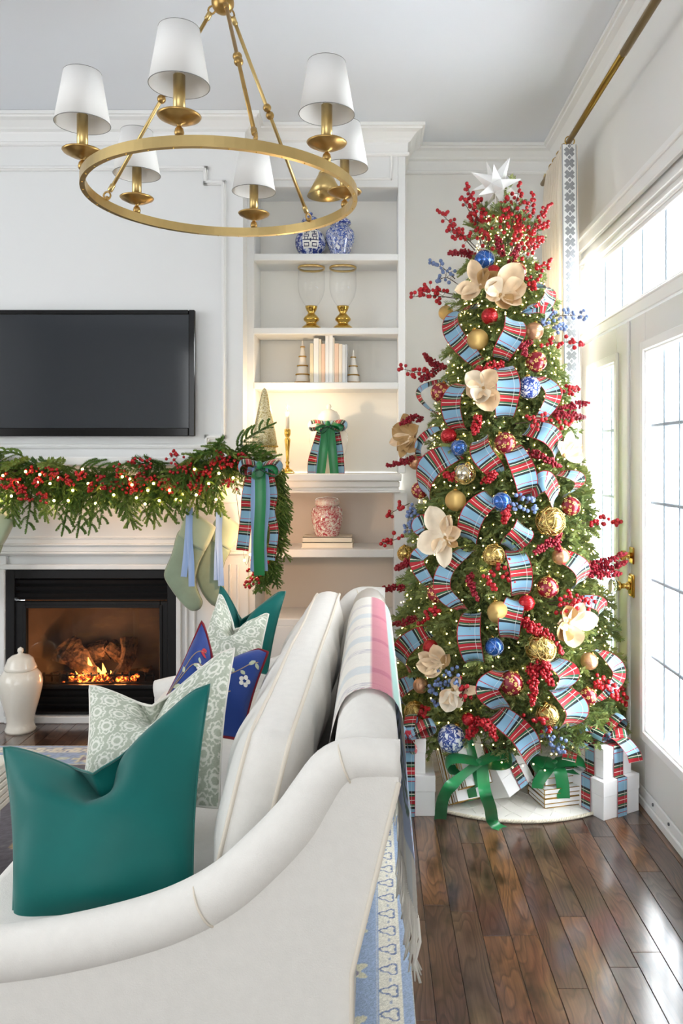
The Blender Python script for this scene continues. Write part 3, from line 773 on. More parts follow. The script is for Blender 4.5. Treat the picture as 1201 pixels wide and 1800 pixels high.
for x0, z0, x1, z1 in ST:
    nx = max(1, int((x1-x0)/.12)); nz = max(1, int((z1-z0)/.12))
    def sp(u, v, x0=x0, z0=z0, x1=x1, z1=z1):
        lx, lz = (x0+(x1-x0)*u)*.55, (z0+(z1-z0)*v)*.62
        to = Vector((-c.x, -c.y, 0)).normalized(); rt = Vector((-to.y, to.x, 0))
        d = (to*math.cos(lx)*math.cos(lz)+rt*math.sin(lx)*math.cos(lz)+Vector((0, 0, math.sin(lz)))); return c+d*(rj+.0008)
    mb.grid(sp, nx, nz, uv=False)
WPATCH = MB().grid(lambda u, v: (lambda lx, lz: (lambda to: c+(to*math.cos(lx)*math.cos(lz)+Vector((-to.y, to.x, 0))*math.sin(lx)*math.cos(lz)+Vector((0, 0, math.sin(lz))))*(rj+.0004))(Vector((-c.x, -c.y, 0)).normalized()))((u-.5)*1.08, (v-.46)*1.25), 10, 10, uv=False)
part('happiness_field', WPATCH, PORCW, j, label='plain white field behind the sign')
part('happiness_sign', mb, INK, j, label='dark blue double happiness character', stuff=True)
j = thing('porcelain_jar', 'blue and white ginger jar with dense vine pattern and dark lid, top shelf', 'jar', (X(598, yj), yj, s1))
c = (X(598, yj), yj, s1)
part('body', MB().lathe([(.05, 0), (.052, .02), (.06, .05), (.078, .095), (.083, .125), (.078, .15), (.06, .172), (.052, .176), (.05, .19)], c, 40), CHINAB, j)
part('lid', MB().lathe([(.055, .19), (.062, .196), (.058, .212), (.04, .225), (.014, .232), (.01, .236), (.014, .245), (0, .252)], c, 28), CHINA, j)

s2 = Z(576)
for px, nm in ((547.5, 'left'), (603, 'right')):
    c = (X(px, 4.4), 4.4, s2)
    h = thing('hurricane_lamp', 'glass hurricane on a turned brass foot, %s one of the two' % nm, 'candle holder', c, 'glass hurricanes on the shelf')
    part('foot', MB().lathe([(.06, 0), (.06, .012), (.048, .024), (.03, .036), (.028, .045), (.042, .058), (.044, .066), (.036, .078), (.022, .092), (.018, .1), (.026, .112), (.033, .13), (.034, .136), (0, .136)], c, 36), BRASSP, h)
    part('glass_shade', MB().lathe([(.03, .137), (.045, .155), (.064, .19), (.073, .225), (.0745, .26), (.073, .35)], c, 40), GLASSH, h)
    part('gold_rim', MB().lathe([(.0735, .34), (.0755, .343), (.0755, .352), (.071, .352), (.071, .343)], c, 40, closed=True), BRASS, h)
s3 = Z(672); yb_ = 4.4
def cone_tree(px, h, r, rings, label):
    c = Vector((X(px, yb_), yb_, s3)); t = thing('cone_tree', label, 'decoration', c, 'white cone trees by the books')
    part('cone', MB().lathe([(r*.92, 0), (r, .006), (r*.5, h*.5), (.004, h-.004), (0, h)], c, 24), M('matte_white_ceramic', 'f4efe6', .6) if 'matte_white_ceramic' not in bpy.data.materials else bpy.data.materials['matte_white_ceramic'], t)
    for q in rings:
        mb = MB(); rz = r*(1-q)+.003; n = max(6, int(2*PI*rz/.0078))
        for i in range(n):
            a = 2*PI*i/n; mb.ball(c+Vector((rz*math.cos(a), rz*math.sin(a), h*q+.004)), .0042, 6, 4)
        part('bead_string', mb, GOLDE, t, stuff=True)
cone_tree(532, .243, .041, (.02, .2, .4, .61, .83), 'taller white cone tree with five gold bead rings, left of the books')
cone_tree(621, .19, .038, (.02, .24, .5, .76), 'shorter white cone tree with gold bead rings, right of the books')
BK = [(545, 551, 1365, 'e6d6b4', 'thin tan'), (551.5, 560.5, 1335, 'f3efe6', 'wide ivory'), (561, 564.8, 1340, 'e8dcc4', 'narrow beige'), (565.2, 571.5, 1368, 'ecc9ad', 'peach'), (572, 578, 1318, 'f2f0ec', 'tall white'), (578.4, 585.2, 1315, 'f6f4f0', 'tallest white'), (585.6, 587.8, 1330, 'ece6d8', 'very thin cream'), (588.2, 595.4, 1366, 'eecdb2', 'shorter peach'), (595.8, 601.6, 1370, 'f1e3d0', 'cream'), (602, 607.6, 1375, 'dfe0e0', 'pale grey'), (608, 610.4, 1372, 'c9ccd0', 'slim grey')]
PAGE = M('book_pages', 'f3ead8', .8)
for i, (a, b, t, colr, d) in enumerate(BK):
    z1 = 1.36+(808-(220+t*.2832))*yb_/1400; x0, x1 = X(a, yb_-.07), X(b, yb_-.07)
    o = thing('book', '%s book standing upright, %s from the left of the row' % (d, 'first second third fourth fifth sixth seventh eighth ninth tenth eleventh'.split()[i]), 'book', ((x0+x1)/2, yb_, s3), 'upright books on the shelf')
    cm = M('book_cloth', colr, .75); w_ = x1-x0
    mb = MB(); e = min(.0025, w_*.25)
    mb.bbox((x0, yb_-.07, s3), (x1, yb_-.066, z1), e*.5); mb.box((x0, yb_-.066, s3), (x0+e*.7, yb_+.07, z1)); mb.box((x1-e*.7, yb_-.066, s3), (x1, yb_+.07, z1))
    part('cover', mb, cm, o); part('pages', MB().box((x0+e*.7, yb_-.066, s3+.003), (x1-e*.7, yb_+.066, z1-.003)), PAGE, o)
# gold mercury-glass tree on the mantel end
MERC = noise_mat('mercury_glass', [(.3, 'a88f52'), (.5, 'dccb98'), (.6, 'f6efd2'), (.7, 'c4aa66')], 170, 3, .28, metal=.75, bump=.35)
c = Vector((X(465, 4.04), 4.04, 1.375)); t = thing('mercury_glass_tree', 'gold mercury glass cone tree standing on the end of the mantel', 'decoration', c)
part('plate', MB().lathe([(.05, 0), (.068, .008), (.07, .012), (0, .012)], c, 32), PORCW, t)
part('base', MB().lathe([(.058, .012), (.064, .02), (.06, .032), (.056, .04), (.062, .048)], c, 32), MERC, t)
part('cone', MB().lathe([(.06, .048), (.066, .055), (.05, .16), (.03, .26), (.015, .325), (.008, .343), (0, .35)], c, 36), MERC, t)
bd = MB()
for i in range(34): a = 2*PI*i/34; bd.ball(c+Vector((.0655*math.cos(a), .0655*math.sin(a), .052)), .005, 6, 4)
part('beading', bd, BRASSP, t, stuff=True)
# candlestick with candle
c = Vector((X(505.5, 4.2), 4.2, 1.287)); cs = thing('candlestick', 'slim brass candlestick on the moulded ledge', 'candlestick', c)
part('foot', MB().bbox((c.x-.036, c.y-.036, c.z), (c.x+.036, c.y+.036, c.z+.009), .004).lathe([(.033, .009), (.026, .018), (.013, .026), (.009, .034)], c, 24), BRASSP, cs)
part('column', MB().lathe([(.009, .034), (.008, .05), (.012, .058), (.0075, .066), (.011, .13), (.0155, .175), (.0155, .18), (.009, .19), (.014, .2), (.0165, .208), (.0165, .232), (.011, .234), (0, .234)], c, 20), BRASSP, cs)
c2 = c+Vector((0, 0, .2345)); cn = thing('candle', 'lit ivory taper candle in the brass candlestick', 'candle', c2)
part('wax', MB().lathe([(.011, 0), (.0095, .085), (.007, .09), (0, .089)], c2, 16), IVORY, cn)
part('wick', MB().tube([c2+Vector((0, 0, .088)), c2+Vector((.001, 0, .1))], .001, 5), PLATE, cn)
part('flame', MB().lathe([(0, .096), (.004, .102), (.0048, .108), (.003, .118), (0, .128)], c2, 10), FLM, cn)
lamp('candle_light', c2+Vector((0, -.01, .125)), 2.0, (1, .72, .42), .008)
# white ginger jar and its bow
c = Vector((X(578, 4.36), 4.36, 1.287)); jw = thing('porcelain_jar', 'white lidded ginger jar with a ribbon bow, on the moulded ledge', 'jar', c)
part('body', MB().lathe([(.06, 0), (.066, .01), (.075, .06), (.098, .13), (.107, .18), (.104, .215), (.085, .245), (.062, .258), (.056, .262), (.056, .28)], c, 40), PORC, jw)
part('lid', MB().lathe([(.062, .28), (.064, .287), (.058, .315), (.045, .335), (.018, .347), (.01, .352), (.0145, .362), (.012, .374), (0, .38)], c, 32), PORC, jw)
def bow(name, label, c, tails, wd, depth=.0, loops=None, group=None, extra=()):
    """c knot; tails: list of (mat, [points], width)"""
    o = thing(name, label, 'bow', c, group)
    for m_, d, ln, up, h, wd_ in loops:
        part('loop', ribbon(MB(), loop_pts(c, d, ln, up, h), Vector(d).cross(Vector(up)), wd_, bow=.004), m_, o)
    for m_, pts, wd_ in tails:
        part('tail', ribbon(MB(), spline(pts, 22), (1, 0, 0), wd_, bow=.004), m_, o)
    return o
def knot(o, c, m_, r=.014, sc=(1, .8, 1.1)):
    part('knot', MB().ball(c, r, 12, 8, sc), m_, o)
yw = 4.243; kc = P(577, 745, yw)
def PT(*l, Y): return [P(a, b, Y) for a, b in l]
loops = [(PLAID, (-1, -.15, -.12), .105, (.15, -.4, 1), .06, .06), (PLAID, (1, -.15, -.12), .1, (-.15, -.4, 1), .06, .06),
         (SATING, (-1, -.5, -.75), .072, (-.5, -.6, .6), .05, .045), (SATING, (1, -.5, -.3), .088, (-.2, -.6, 1), .052, .045)]
tails = [(PLAID, [P(568, 752, yw), P(556, 790, yw-.012), P(550, 812, yw-.015), P(549, 833, yw-.012)], .052), (PLAID, [P(588, 752, yw), P(595, 790, yw-.012), P(597, 815, yw-.015), P(598, 833, yw-.012)], .05),
         (SATINB, [P(570, 752, yw-.008), P(563, 790, yw-.02), P(558, 833, yw-.02)], .02), (SATINB, [P(585, 752, yw-.008), P(590, 790, yw-.02), P(593, 833, yw-.02)], .014),
         (SATING, [P(574, 750, yw-.015), P(569, 790, yw-.03), P(564, 833, yw-.028)], .046), (SATING, [P(580, 750, yw-.015), P(584, 790, yw-.03), P(588, 833, yw-.028)], .046)]
o = bow('ribbon_bow', 'tartan and green satin bow tied on the white ginger jar', kc, tails, .05, loops=loops); knot(o, kc+Vector((0, -.03, 0)), SATING)
part('neck_band', MB().tube([c+Vector((.064*math.cos(a), .064*math.sin(a), .264)) for a in [2*PI*i/24 for i in range(24)]], .006, 6, closed=True, flat=1.6), SATING, o)
# red jar on two books
s4 = Z(966, YL); yr = 4.36
for k, (a, b, z0, z1, d) in enumerate(((530, 620.5, 0, .028, 'lower cream book lying flat under the red and white jar'), (532, 618.5, .0285, .058, 'upper cream book lying flat under the red and white jar'))):
    x0, x1 = X(a, yr-.09), X(b, yr-.09); y0, y1 = yr-.09+.004*k, yr+.09
    o = thing('book', d, 'book', ((x0+x1)/2, yr, s4+z0), 'books under the red jar')
    mb = MB(); mb.box((x0, y0, s4+z0), (x1, y1, s4+z0+.003)); mb.box((x0, y0, s4+z1-.003), (x1, y1, s4+z1)); mb.box((x0, y0, s4+z0), (x1, y0+.003, s4+z1)) if k else mb.box((x0, y1-.003, s4+z0), (x1, y1, s4+z1))
    part('cover', mb, M('cream_book_cover', 'e9e1cf', .6), o); part('pages', MB().box((x0+.003, y0+.004, s4+z0+.003), (x1-.003, y1-.004, s4+z1-.003)), PAGE, o)
REDW = noise_mat('red_white_scroll_china', [(.43, 'f1ece4'), (.48, 'c04a55'), (.53, 'b23a48'), (.56, 'f1e7df'), (.6, 'c96a70'), (.64, 'efe6dd')], 48, 4, .15, 1.0, coat=.5)
c = Vector((X(575, yr), yr, s4+.058)); jr = thing('porcelain_jar', 'red and white scroll patterned jar on two books, lower shelf', 'jar', c)
part('body', MB().lathe([(.062, 0), (.066, .005), (.078, .05), (.087, .1), (.087, .125), (.08, .148), (.066, .16), (.06, .163), (.06, .172)], c, 40), REDW, jr)
part('lid', MB().lathe([(.064, .166), (.067, .172), (.067, .19), (.062, .202), (.04, .21), (0, .212)], c, 36), noise_mat('red_white_band_china', [(.45, 'f1ece4'), (.55, 'd9a5a4'), (.6, 'f1e7df')], 60, 4, .15, 1.0, coat=.5), jr)
# glass cloche in the lowest niche
c = Vector((X(607, 4.3), 4.3, .52)); gc = thing('glass_jar', 'clear glass lidded jar in the lowest niche behind the sofa', 'jar', c)
part('bowl', MB().lathe([(.04, 0), (.06, .01), (.062, .075), (.06, .075), (.058, .012), (0, .004)], c, 28), GLASSH, gc)
part('lid', MB().lathe([(.064, .076), (.05, .1), (.02, .115), (.008, .12), (.011, .13), (0, .136)], c, 28), GLASSH, gc)
# picture light over the top shelf
c = P(572, 345, 4.15); pl = thing('picture_light', 'brass cone library light mounted above the top shelf', 'light', c)
part('shade', MB().lathe([(.095, 0), (.035, .115), (.034, .115), (.093, 0)], c, 36, closed=True), BRASS, pl)
top = c+Vector((0, 0, .115)); part('arm', MB().tube(spline([top, top+Vector((0, .01, .04)), top+Vector((0, .08, .06)), Vector((top.x, YF-.008, top.z+.03))], 14), .007, 10).lathe([(.03, 0), (.03, .008), (0, .01)], (top.x, YF, top.z+.03), 20, axis=(0, -1, 0)).lathe([(.036, 0), (.03, .012), (.012, .022), (0, .024)], top, 20), BRASS, pl)
# white ginger jar on the hearth
c = Vector((X(36, 4.0), 4.0, 0)); jf = thing('porcelain_jar', 'large cream ginger jar standing on the floor beside the fireplace', 'jar', c)
q = .0029
part('body', MB().lathe([(.072, 0), (.074, .012), (.066, .03), (.064, .05), (.072, .09), (.092, .165), (.104, .22), (.105, .25), (.098, .28), (.08, .302), (.066, .31)], c, 44), PORC, jf)
part('lid', MB().lathe([(.075, .308), (.079, .316), (.074, .326), (.066, .345), (.06, .362), (.04, .378), (.016, .385), (.011, .39), (.015, .4), (.013, .412), (0, .42)], c, 40), PORC, jf)

# ================================================================ STOCKINGS
def stocking(cuff, foot, Y, label, rib, loopx):
    o = thing('stocking', label, 'stocking', P(loopx[0], loopx[1], Y), 'sage velvet stockings on the mantel')
    def puff(poly, th, name, m_, y):
        pts = [P(a, b, y) for a, b in poly]; n = len(pts); fine = []
        cl = pts+pts[:3]
        sp = []
        for i in range(n):
            p0, p1, p2, p3 = pts[i-1], pts[i], pts[(i+1) % n], pts[(i+2) % n]
            for f in (0, .25, .5, .75):
                q = .5*((2*p1)+(p2-p0)*f+(2*p0-5*p1+4*p2-p3)*f*f+(3*p1-p0-3*p2+p3)*f**3); sp.append(p1.lerp(p2, f).lerp(q, .8 if name == 'foot' else .3))
        cen = sum(sp, Vector())/len(sp); rings = [(-1, .8), (-.9, .92), (-.6, .985), (0, 1), (.6, .985), (.9, .92), (1, .8)]
        vs = []; k = len(sp)
        for a, s_ in rings:
            for p in sp: vs.append(cen+(p-cen)*s_+Vector((0, a*th, 0)))
        fs = []
        for r_ in range(len(rings)-1):
            for i in range(k): fs.append((r_*k+i, r_*k+(i+1) % k, (r_+1)*k+(i+1) % k, (r_+1)*k+i))
        fs += [tuple(range(k-1, -1, -1)), tuple((len(rings)-1)*k+i for i in range(k))]
        part(name, MB().add(vs, fs, True), m_, o)
        if name == 'foot': part('seam', MB().tube([p+Vector((0, -.001, 0)) for p in sp], .0022, 5, closed=True), M('stocking_seam', '767f63', .8) if 'stocking_seam' not in bpy.data.materials else bpy.data.materials['stocking_seam'], o)
    puff(foot, .02, 'foot', SAGE, Y); puff(cuff, .03, 'cuff', SAGED, Y)
    part('hanging_loop', MB().tube(spline([P(loopx[0], loopx[1]+14, Y), P(loopx[0]-2, loopx[1], Y), P(loopx[0]+1, loopx[1]-16, Y+.0)], 8), .003, 6), SAGED, o)
    for r_ in rib: part('ribbon', ribbon(MB(), spline([P(a, b, Y-.032) for a, b in r_], 14), (1, 0, 0), .03, bow=.002), SATINB, o)
stocking([(316, 940), (324, 910), (336, 898), (379, 927), (361, 968), (338, 957)], [(318, 930), (361, 958), (350, 990), (343, 1020), (350, 1044), (356, 1058), (351, 1070), (338, 1073), (324, 1064), (306, 1042), (291, 1018), (290, 1004), (302, 976)], 3.93, 'sage velvet stocking nearest the fireplace opening, in front of its neighbour',
         [[(333, 892), (331, 930), (328, 970), (323, 1014)], [(334, 892), (333, 940), (336, 985), (337, 1031)]], (334, 893))
stocking([(374, 950), (376, 918), (390, 901), (421, 923), (424, 936), (406, 967), (388, 957)], [(376, 935), (406, 962), (396, 985), (391, 1008), (394, 1035), (399, 1055), (388, 1066), (372, 1062), (356, 1042), (345, 1012), (350, 990)], 3.99, 'sage velvet stocking hanging second from the fireplace, next to the tartan bow',
         [[(385, 900), (384, 940), (382, 980), (381, 1020)], [(386, 900), (385, 945), (387, 990), (389, 1030)]], (386, 900))
stocking([(-38, 935), (-28, 900), (-8, 888), (25, 914), (4, 958), (-18, 948)], [(-36, 925), (4, 950), (-6, 985), (-12, 1015), (-8, 1050), (-20, 1066), (-40, 1050), (-62, 1012), (-52, 970)], 3.95, 'sage velvet stocking at the left end of the garland, cut by the frame',
         [[(-20, 892), (-22, 930), (-24, 985)]], (-20, 892))
# ================================================================ SOFA
SY0, SY1 = 1.44, 3.30
so = thing('sofa', 'cream linen sofa with rolled sloping arms seen from its near end', 'sofa', (-.4, 2.37, 0))
prof = [(-.04, .09), (-.04, .43), (.0, .57), (.05, .745)]
prof += [(-.012+.066*math.cos(a), .775+.066*math.sin(a)) for a in [math.radians(d) for d in range(-20, 200, 20)]]
prof += [(-.115, .45), (-.115, .09)]
bmk = MB().prism([(x, SY0+.03, z) for x, z in prof], (0, SY1-SY0-.06, 0), True); bmk.sm[0] = bmk.sm[1] = False
part('back', bmk, LINEN, so)
ap = [(703, 1347), (650, 1345), (612, 1347), (580, 1366), (548, 1412), (519, 1455), (465, 1512), (395, 1573), (306, 1620), (195, 1655), (60, 1683), (-100, 1702), (-190, 1722)]
A3 = [P(a, b, 1.45) for a, b in ap]
def arm(y, sgn):
    path = [Vector((p.x, y+.036, p.z)) for p in spline(A3, 50)]
    rl = MB(); rl.tube(path, [.031+.009*sstep(0, 26, i) for i in range(len(path))], 18, flat=1.25)
    rl.v = [(v[0], y+.036+(v[1]-y-.036)*1.15, v[2]) for v in rl.v]
    part('arm_roll', rl, LINEN, so)
    top = [(p.x, p.z-.01) for p in path]; poly = [(top[0][0]-.002, top[0][1])]+[t for t in top[1:]]
    poly = [(x, z) for x, z in poly if x < .048]
    xe = poly[-1][0]; poly = [(.0475, .775)]+poly+[(xe, .09), (-.0375, .09), (-.0375, .43)]
    part('arm_panel', MB().prism([(x, y+.005 if sgn > 0 else y-.005, z) for x, z in poly], (0, .085, 0)), LINEN, so)
    wl = MB(); wl.tube([(-.0375, y-.001, .09), (-.0375, y-.001, .43), (.0475, y-.001, .775)], .005, 6)
    part('panel_welt', wl, LINENW, so)
    sm = MB()
    for k in (9, 31):
        q, t = path[k], (path[k+1]-path[k-1]).normalized(); rr_ = .031+.009*sstep(0, 26, k)+.0012
        n1 = Vector((0, 1, 0)); n2 = t.cross(n1)
        sm.tube([q+n1*math.cos(a)*rr_*1.15*(1.25 if 0 else 1.08)+n2*math.sin(a)*rr_*1.12 for a in [2*PI*i/24 for i in range(24)]], .0022, 5, closed=True)
    part('roll_seam', sm, LINENW, so, stuff=True)
arm(SY0, 1); arm(SY1-.1, -1)
part('seat_base', MB().bbox((-.80, SY0+.09, .1), (-.116, SY1-.1, .295), .01), LINEN, so)
LEG = M('dark_sofa_leg', '2c1d14', .4)
for x in (-.76, -.09):
    for y in (SY0+.05, SY1-.06): part('leg', MB().lathe([(.018, .0125), (.026, .095), (0, .095)], (x, y, 0), 12), LEG, so)
sc_ = thing('seat_cushion', 'cream boxed seat cushion of the sofa, under the row of pillows', 'cushion', (-.48, 2.37, .296))
def softbox(a, b, e):
    bm = bmesh.new(); bmesh.ops.create_cube(bm, size=1)
    for v in bm.verts: v.co = Vector([(a[i]+b[i])/2+v.co[i]*(b[i]-a[i]) for i in range(3)])
    bmesh.ops.bevel(bm, geom=bm.edges[:], offset=e, segments=4, profile=.5, affect='EDGES'); return MB().bm(bm, True)
part('cover', softbox((-.835, SY0+.1, .297), (-.125, SY1-.11, .45), .035), LINEN, sc_)
part('welt', MB().tube([(-.812, SY0+.125, .44), (-.812, SY1-.135, .44)], .005, 6), LINENW, sc_)

# long boxed back cushion
bc = thing('back_cushion', 'long cream boxed back cushion with piped edges standing on the sofa', 'cushion', (-.25, 2.36, .45))
CY0, CY1 = 1.63, 3.14
def cpt(u, v, side):
    # u,v in -1..1 ; side -1 front .. +1 back
    k = 1-.05*(abs(u)**5)*(abs(v)**5); y = (CY0+CY1)/2+u*k*(CY1-CY0)/2
    ztop = .79+.055*(y-CY0)/(CY1-CY0)+.008*math.sin(y*9); zb_ = .445
    z = (ztop+zb_)/2+v*k*(1-.03*u*u*0)*(ztop-zb_)/2
    x = -.205-(.82-z)*.24+.03*(y-CY0)/(CY1-CY0)
    bul = (1-abs(u)**6)*(1-abs(v)**2.6)
    wr = .005*math.sin(y*14+z*22)*bul+.004*math.sin(y*31-z*17)*bul
    x += side*(.043+(.06 if side < 0 else .062)*abs(side)*bul)+wr
    return Vector((x, y, z))
mb = MB(); mb.grid(lambda u, v: cpt(u*2-1, v*2-1, -1), 60, 26, uv=False); mb.grid(lambda u, v: cpt(u*2-1, v*2-1, 1), 60, 26, uv=False, flip=True)
per = [(-1+2*i/60, 1) for i in range(60)]+[(1, 1-2*i/26) for i in range(26)]+[(1-2*i/60, -1) for i in range(60)]+[(-1, -1+2*i/26) for i in range(26)]
vs = []; ns = 5
for j in range(ns+1):
    for (u, v) in per:
        a, b = cpt(u, v, -1), cpt(u, v, 1); p = a.lerp(b, j/ns); o_ = .010*math.sin(PI*j/ns)
        p.y += o_*(1 if u >= 1 else -1 if u <= -1 else 0); p.z += o_*(1 if v >= 1 else -1 if v <= -1 else 0); vs.append(p)
n = len(per); fs = [(j*n+i, j*n+(i+1) % n, (j+1)*n+(i+1) % n, (j+1)*n+i) for j in range(ns) for i in range(n)]
mb.add(vs, fs, True); part('cover', mb, LINEN, bc)
for sd in (-1, 1): part('welt', MB().tube([cpt(u, v, sd) for u, v in per], .0052, 6, closed=True), LINENW, bc)

# ================================================================ PILLOWS
class Pillow:
    def __init__(s, tl, tr, br, bl, th, chop, uc=.5, vdepth=.035, lean=.0):
        s.c = [Vector(p) for p in (tl, tr, br, bl)]; s.th = th; s.chop = chop; s.uc = uc; s.vd = vdepth; s.lean = lean
        n = (s.c[1]-s.c[0]).cross(s.c[3]-s.c[0]).normalized(); s.n = n if n.y < 0 else -n
        s.up = ((s.c[0]-s.c[3])+(s.c[1]-s.c[2])).normalized()
        s.rt = ((s.c[1]-s.c[0])+(s.c[2]-s.c[3])).normalized()
        s.w = ((s.c[1]-s.c[0]).length+(s.c[2]-s.c[3]).length)/2; s.h = ((s.c[0]-s.c[3]).length+(s.c[1]-s.c[2]).length)/2
    def pt(s, u, v, side, off=0.):
        tl, tr, br, bl = s.c; p = bl.lerp(br, u).lerp(tl.lerp(tr, u), v)
        e = .03; p = p+s.rt*(e*s.w*math.sin(PI*v)*(1-2*u)*abs(1-2*u)**1.5)+s.up*(e*s.h*math.sin(PI*u)*(1-2*v)*abs(1-2*v)**1.5)
        a = abs(2*u-1); b = abs(2*v-1)
        t = s.th*max(0, (1-a**2.4)*(1-b**2.4))**.62
        d = max(0, 1-abs(u-s.uc)/.46); p = p-s.up*(s.chop*d**1.25*sstep(.35, 1, v))
        uu = s.uc+s.lean*(1-v); g = math.exp(-((u-uu)/.075)**2)*sstep(.42, 1, v)
        sh = math.exp(-((u-uu)/.16)**2)*sstep(.3, .95, v)
        t = t*(1-.35*sh)
        p = p+s.n*(side*t)-s.n*(s.vd*g if side > 0 else -s.vd*.6*g)
        p = p+s.n*(side*.009*math.sin(u*9+v*5)*math.sin(v*7-u*3)*min(1, t/s.th*2))
        if off:
            q1 = s.pt(min(1, u+.01), v, side)-s.pt(max(0, u-.01), v, side); q2 = s.pt(u, min(1, v+.01), side)-s.pt(u, max(0, v-.01), side)
            nn = q1.cross(q2).normalized(); nn = nn if nn.dot(s.n)*side > 0 else -nn; p = p+nn*off
        return p
    def make(s, label, mat, pipe, pr=.004, nf=48, colfn=None, rib=None, seam=True):
        ctr = s.pt(.5, 0, 1); ctr.z = min(p.z for p in s.c)
        o = thing('throw_pillow', label, 'pillow', ctr, 'throw pillows along the sofa')
        mb = MB(); mb.grid(lambda u, v: s.pt(u, v, 1), nf, nf); mb.grid(lambda u, v: s.pt(u, v, -1), nf, nf, flip=True)
        cols = None
        if colfn is not None:
            j, i = np.mgrid[0:nf+1, 0:nf+1]; c = colfn(i/nf*s.w, j/nf*s.h); c = c.reshape(-1, 4); cols = np.concatenate([c, c])
        part('cover', mb, mat, o, cols=cols)
        pp_ = [(i/30, 0) for i in range(30)]+[(1, i/30) for i in range(30)]+[(1-i/30, 1) for i in range(30)]+[(0, 1-i/30) for i in range(30)]
        part('piping', MB().tube([s.pt(u, v, 0) for u, v in pp_], pr, 6, closed=True), pipe, o)
        return o
def ogee(x, y):
    """woven print: chains of small rings joined by leafy ogee blotches on cream"""
    a, b = .062, .05; rs = np.random.RandomState(4)
    cream, green, g2 = np.array(lin('ecede3')), np.array(lin('acb5a1')), np.array(lin('c4cbbb'))
    best = np.full(x.shape, 9.); th = np.zeros(x.shape); j0 = np.round(y/b)
    for dj in (-1, 0, 1):
        j_ = j0+dj; xo = (j_ % 2)*a/2; i0 = np.round((x-xo)/a); dx, dy = x-i0*a-xo, (y-j_*b)*1.05
        d = np.hypot(dx, dy); k = d < best; best = np.where(k, d, best); th = np.where(k, np.arctan2(dy, dx), th)
    wob = .0022*np.cos(8*th)
    ringl = np.abs(best-.0125) < .0034                       # cream ring with a green eye
    spoke = (np.abs(np.sin(3*th+.0)) < .2) & (best > .0155) & (best < .027)
    veins = np.abs(best-(.0235+wob)) < .0017
    gr = ~(ringl | spoke | veins)
    gr &= ~((np.sin(x*2*PI/a*2)*np.sin(y*2*PI/b*2) > .82) & (best > .018))
    m = np.clip(.3*(np.sin(y*1500)*.5+.5)+.7*rs.rand(*x.shape), 0, 1)[..., None]
    out = np.zeros(x.shape+(4,)); out[:] = cream
    out = np.where(gr[..., None], green*(1-m)+g2*m, out); out[..., 3] = 1
    return out
GRN = vcol_mat('green_ogee_print', .9, sheen=.15)
p = Pillow(P(388, 1030, 3.04), P(502, 1040, 2.98), P(470, 1185, 2.86), P(352, 1175, 2.92), .06, .12, .46)
p.make('teal velvet pillow at the far end of the sofa, behind the rest', VELVET, VELVETP, .0028)
p = Pillow(P(386, 1045, 2.82), P(472, 1080, 2.72), P(450, 1215, 2.58), P(335, 1190, 2.62), .065, .1, .5)
p.make('small green patterned pillow with white piping, behind the blue floral one', GRN, PIPEW, .0036, 110, ogee)
BP = Pillow(P(356, 1090, 2.44), P(471, 1147, 2.38), P(425, 1300, 2.2), P(258, 1290, 2.24), .08, .11, .42)
bpo = BP.make('royal blue pillow embroidered with birds and branches, red piping', NAVY, PIPER, .0045, 48)
def stitch(mb, poly, off=.0016):
    """flat embroidered shape given as a fan polygon in (u,v)"""
    cu, cv = sum(q[0] for q in poly)/len(poly), sum(q[1] for q in poly)/len(poly); n = len(poly)
    vs = [BP.pt(cu, cv, 1, off*1.6)]; fs = []
    for s_ in (.5, 1.): vs += [BP.pt(cu+(u-cu)*s_, cv+(v-cv)*s_, 1, off*(1.5 if s_ < 1 else 1)) for u, v in poly]
    for i in range(n): fs.append((0, 1+i, 1+(i+1) % n)); fs.append((1+i, 1+n+i, 1+n+(i+1) % n, 1+(i+1) % n))
    mb.add(vs, fs, True)
def leafp(u, v, l, w_, a):
    d = (math.cos(a), math.sin(a)); e = (-d[1], d[0]); pr = [(0, 0), (.25, .8), (.55, 1), (.8, .6), (1, 0), (.8, -.6), (.55, -1), (.25, -.8)]
    return [(u+d[0]*l*x+e[0]*w_*y, v+d[1]*l*x+e[1]*w_*y) for x, y in pr]
def discp(u, v, r, n=9): return [(u+r*math.cos(2*PI*i/n), v+r*1.05*math.sin(2*PI*i/n)) for i in range(n)]
THR_W = M('white_thread', 'eceae4', .8); THR_T = M('tan_thread', 'a8917c', .8); THR_R = M('red_thread', 'b8303c', .8); THR_G = M('pale_green_thread', 'b9c3a8', .8); THR_Y = M('straw_thread', 'c9b98a', .8)
st = MB(); lf = MB(); fw = MB(); rd = MB(); yw_ = MB()
for pts in ([(.02, .1), (.1, .35), (.22, .6), (.34, .78)], [(.06, .3), (.14, .55), (.2, .8), (.27, .92)], [(.1, .06), (.24, .32), (.4, .42), (.55, .48)], [(.62, .5), (.74, .62), (.86, .74), (.95, .82)], [(.5, .1), (.62, .28), (.78, .4)]):
    st.tube([BP.pt(q.x, q.y, 1, .001) for q in spline([(a, b, 0) for a, b in pts], 16)], .0016, 4)
for u, v, l, a in ((.1, .35, .09, .3), (.16, .5, .08, 2.4), (.23, .62, .09, .5), (.29, .72, .07, 2.2), (.4, .42, .09, 1.2), (.5, .46, .1, .6), (.24, .32, .1, -.4), (.74, .62, .09, 2.2), (.86, .74, .1, .9), (.8, .66, .07, -.5), (.62, .28, .08, 1.4), (.93, .8, .07, -.8)): stitch(lf, leafp(u, v, l, .022, a))
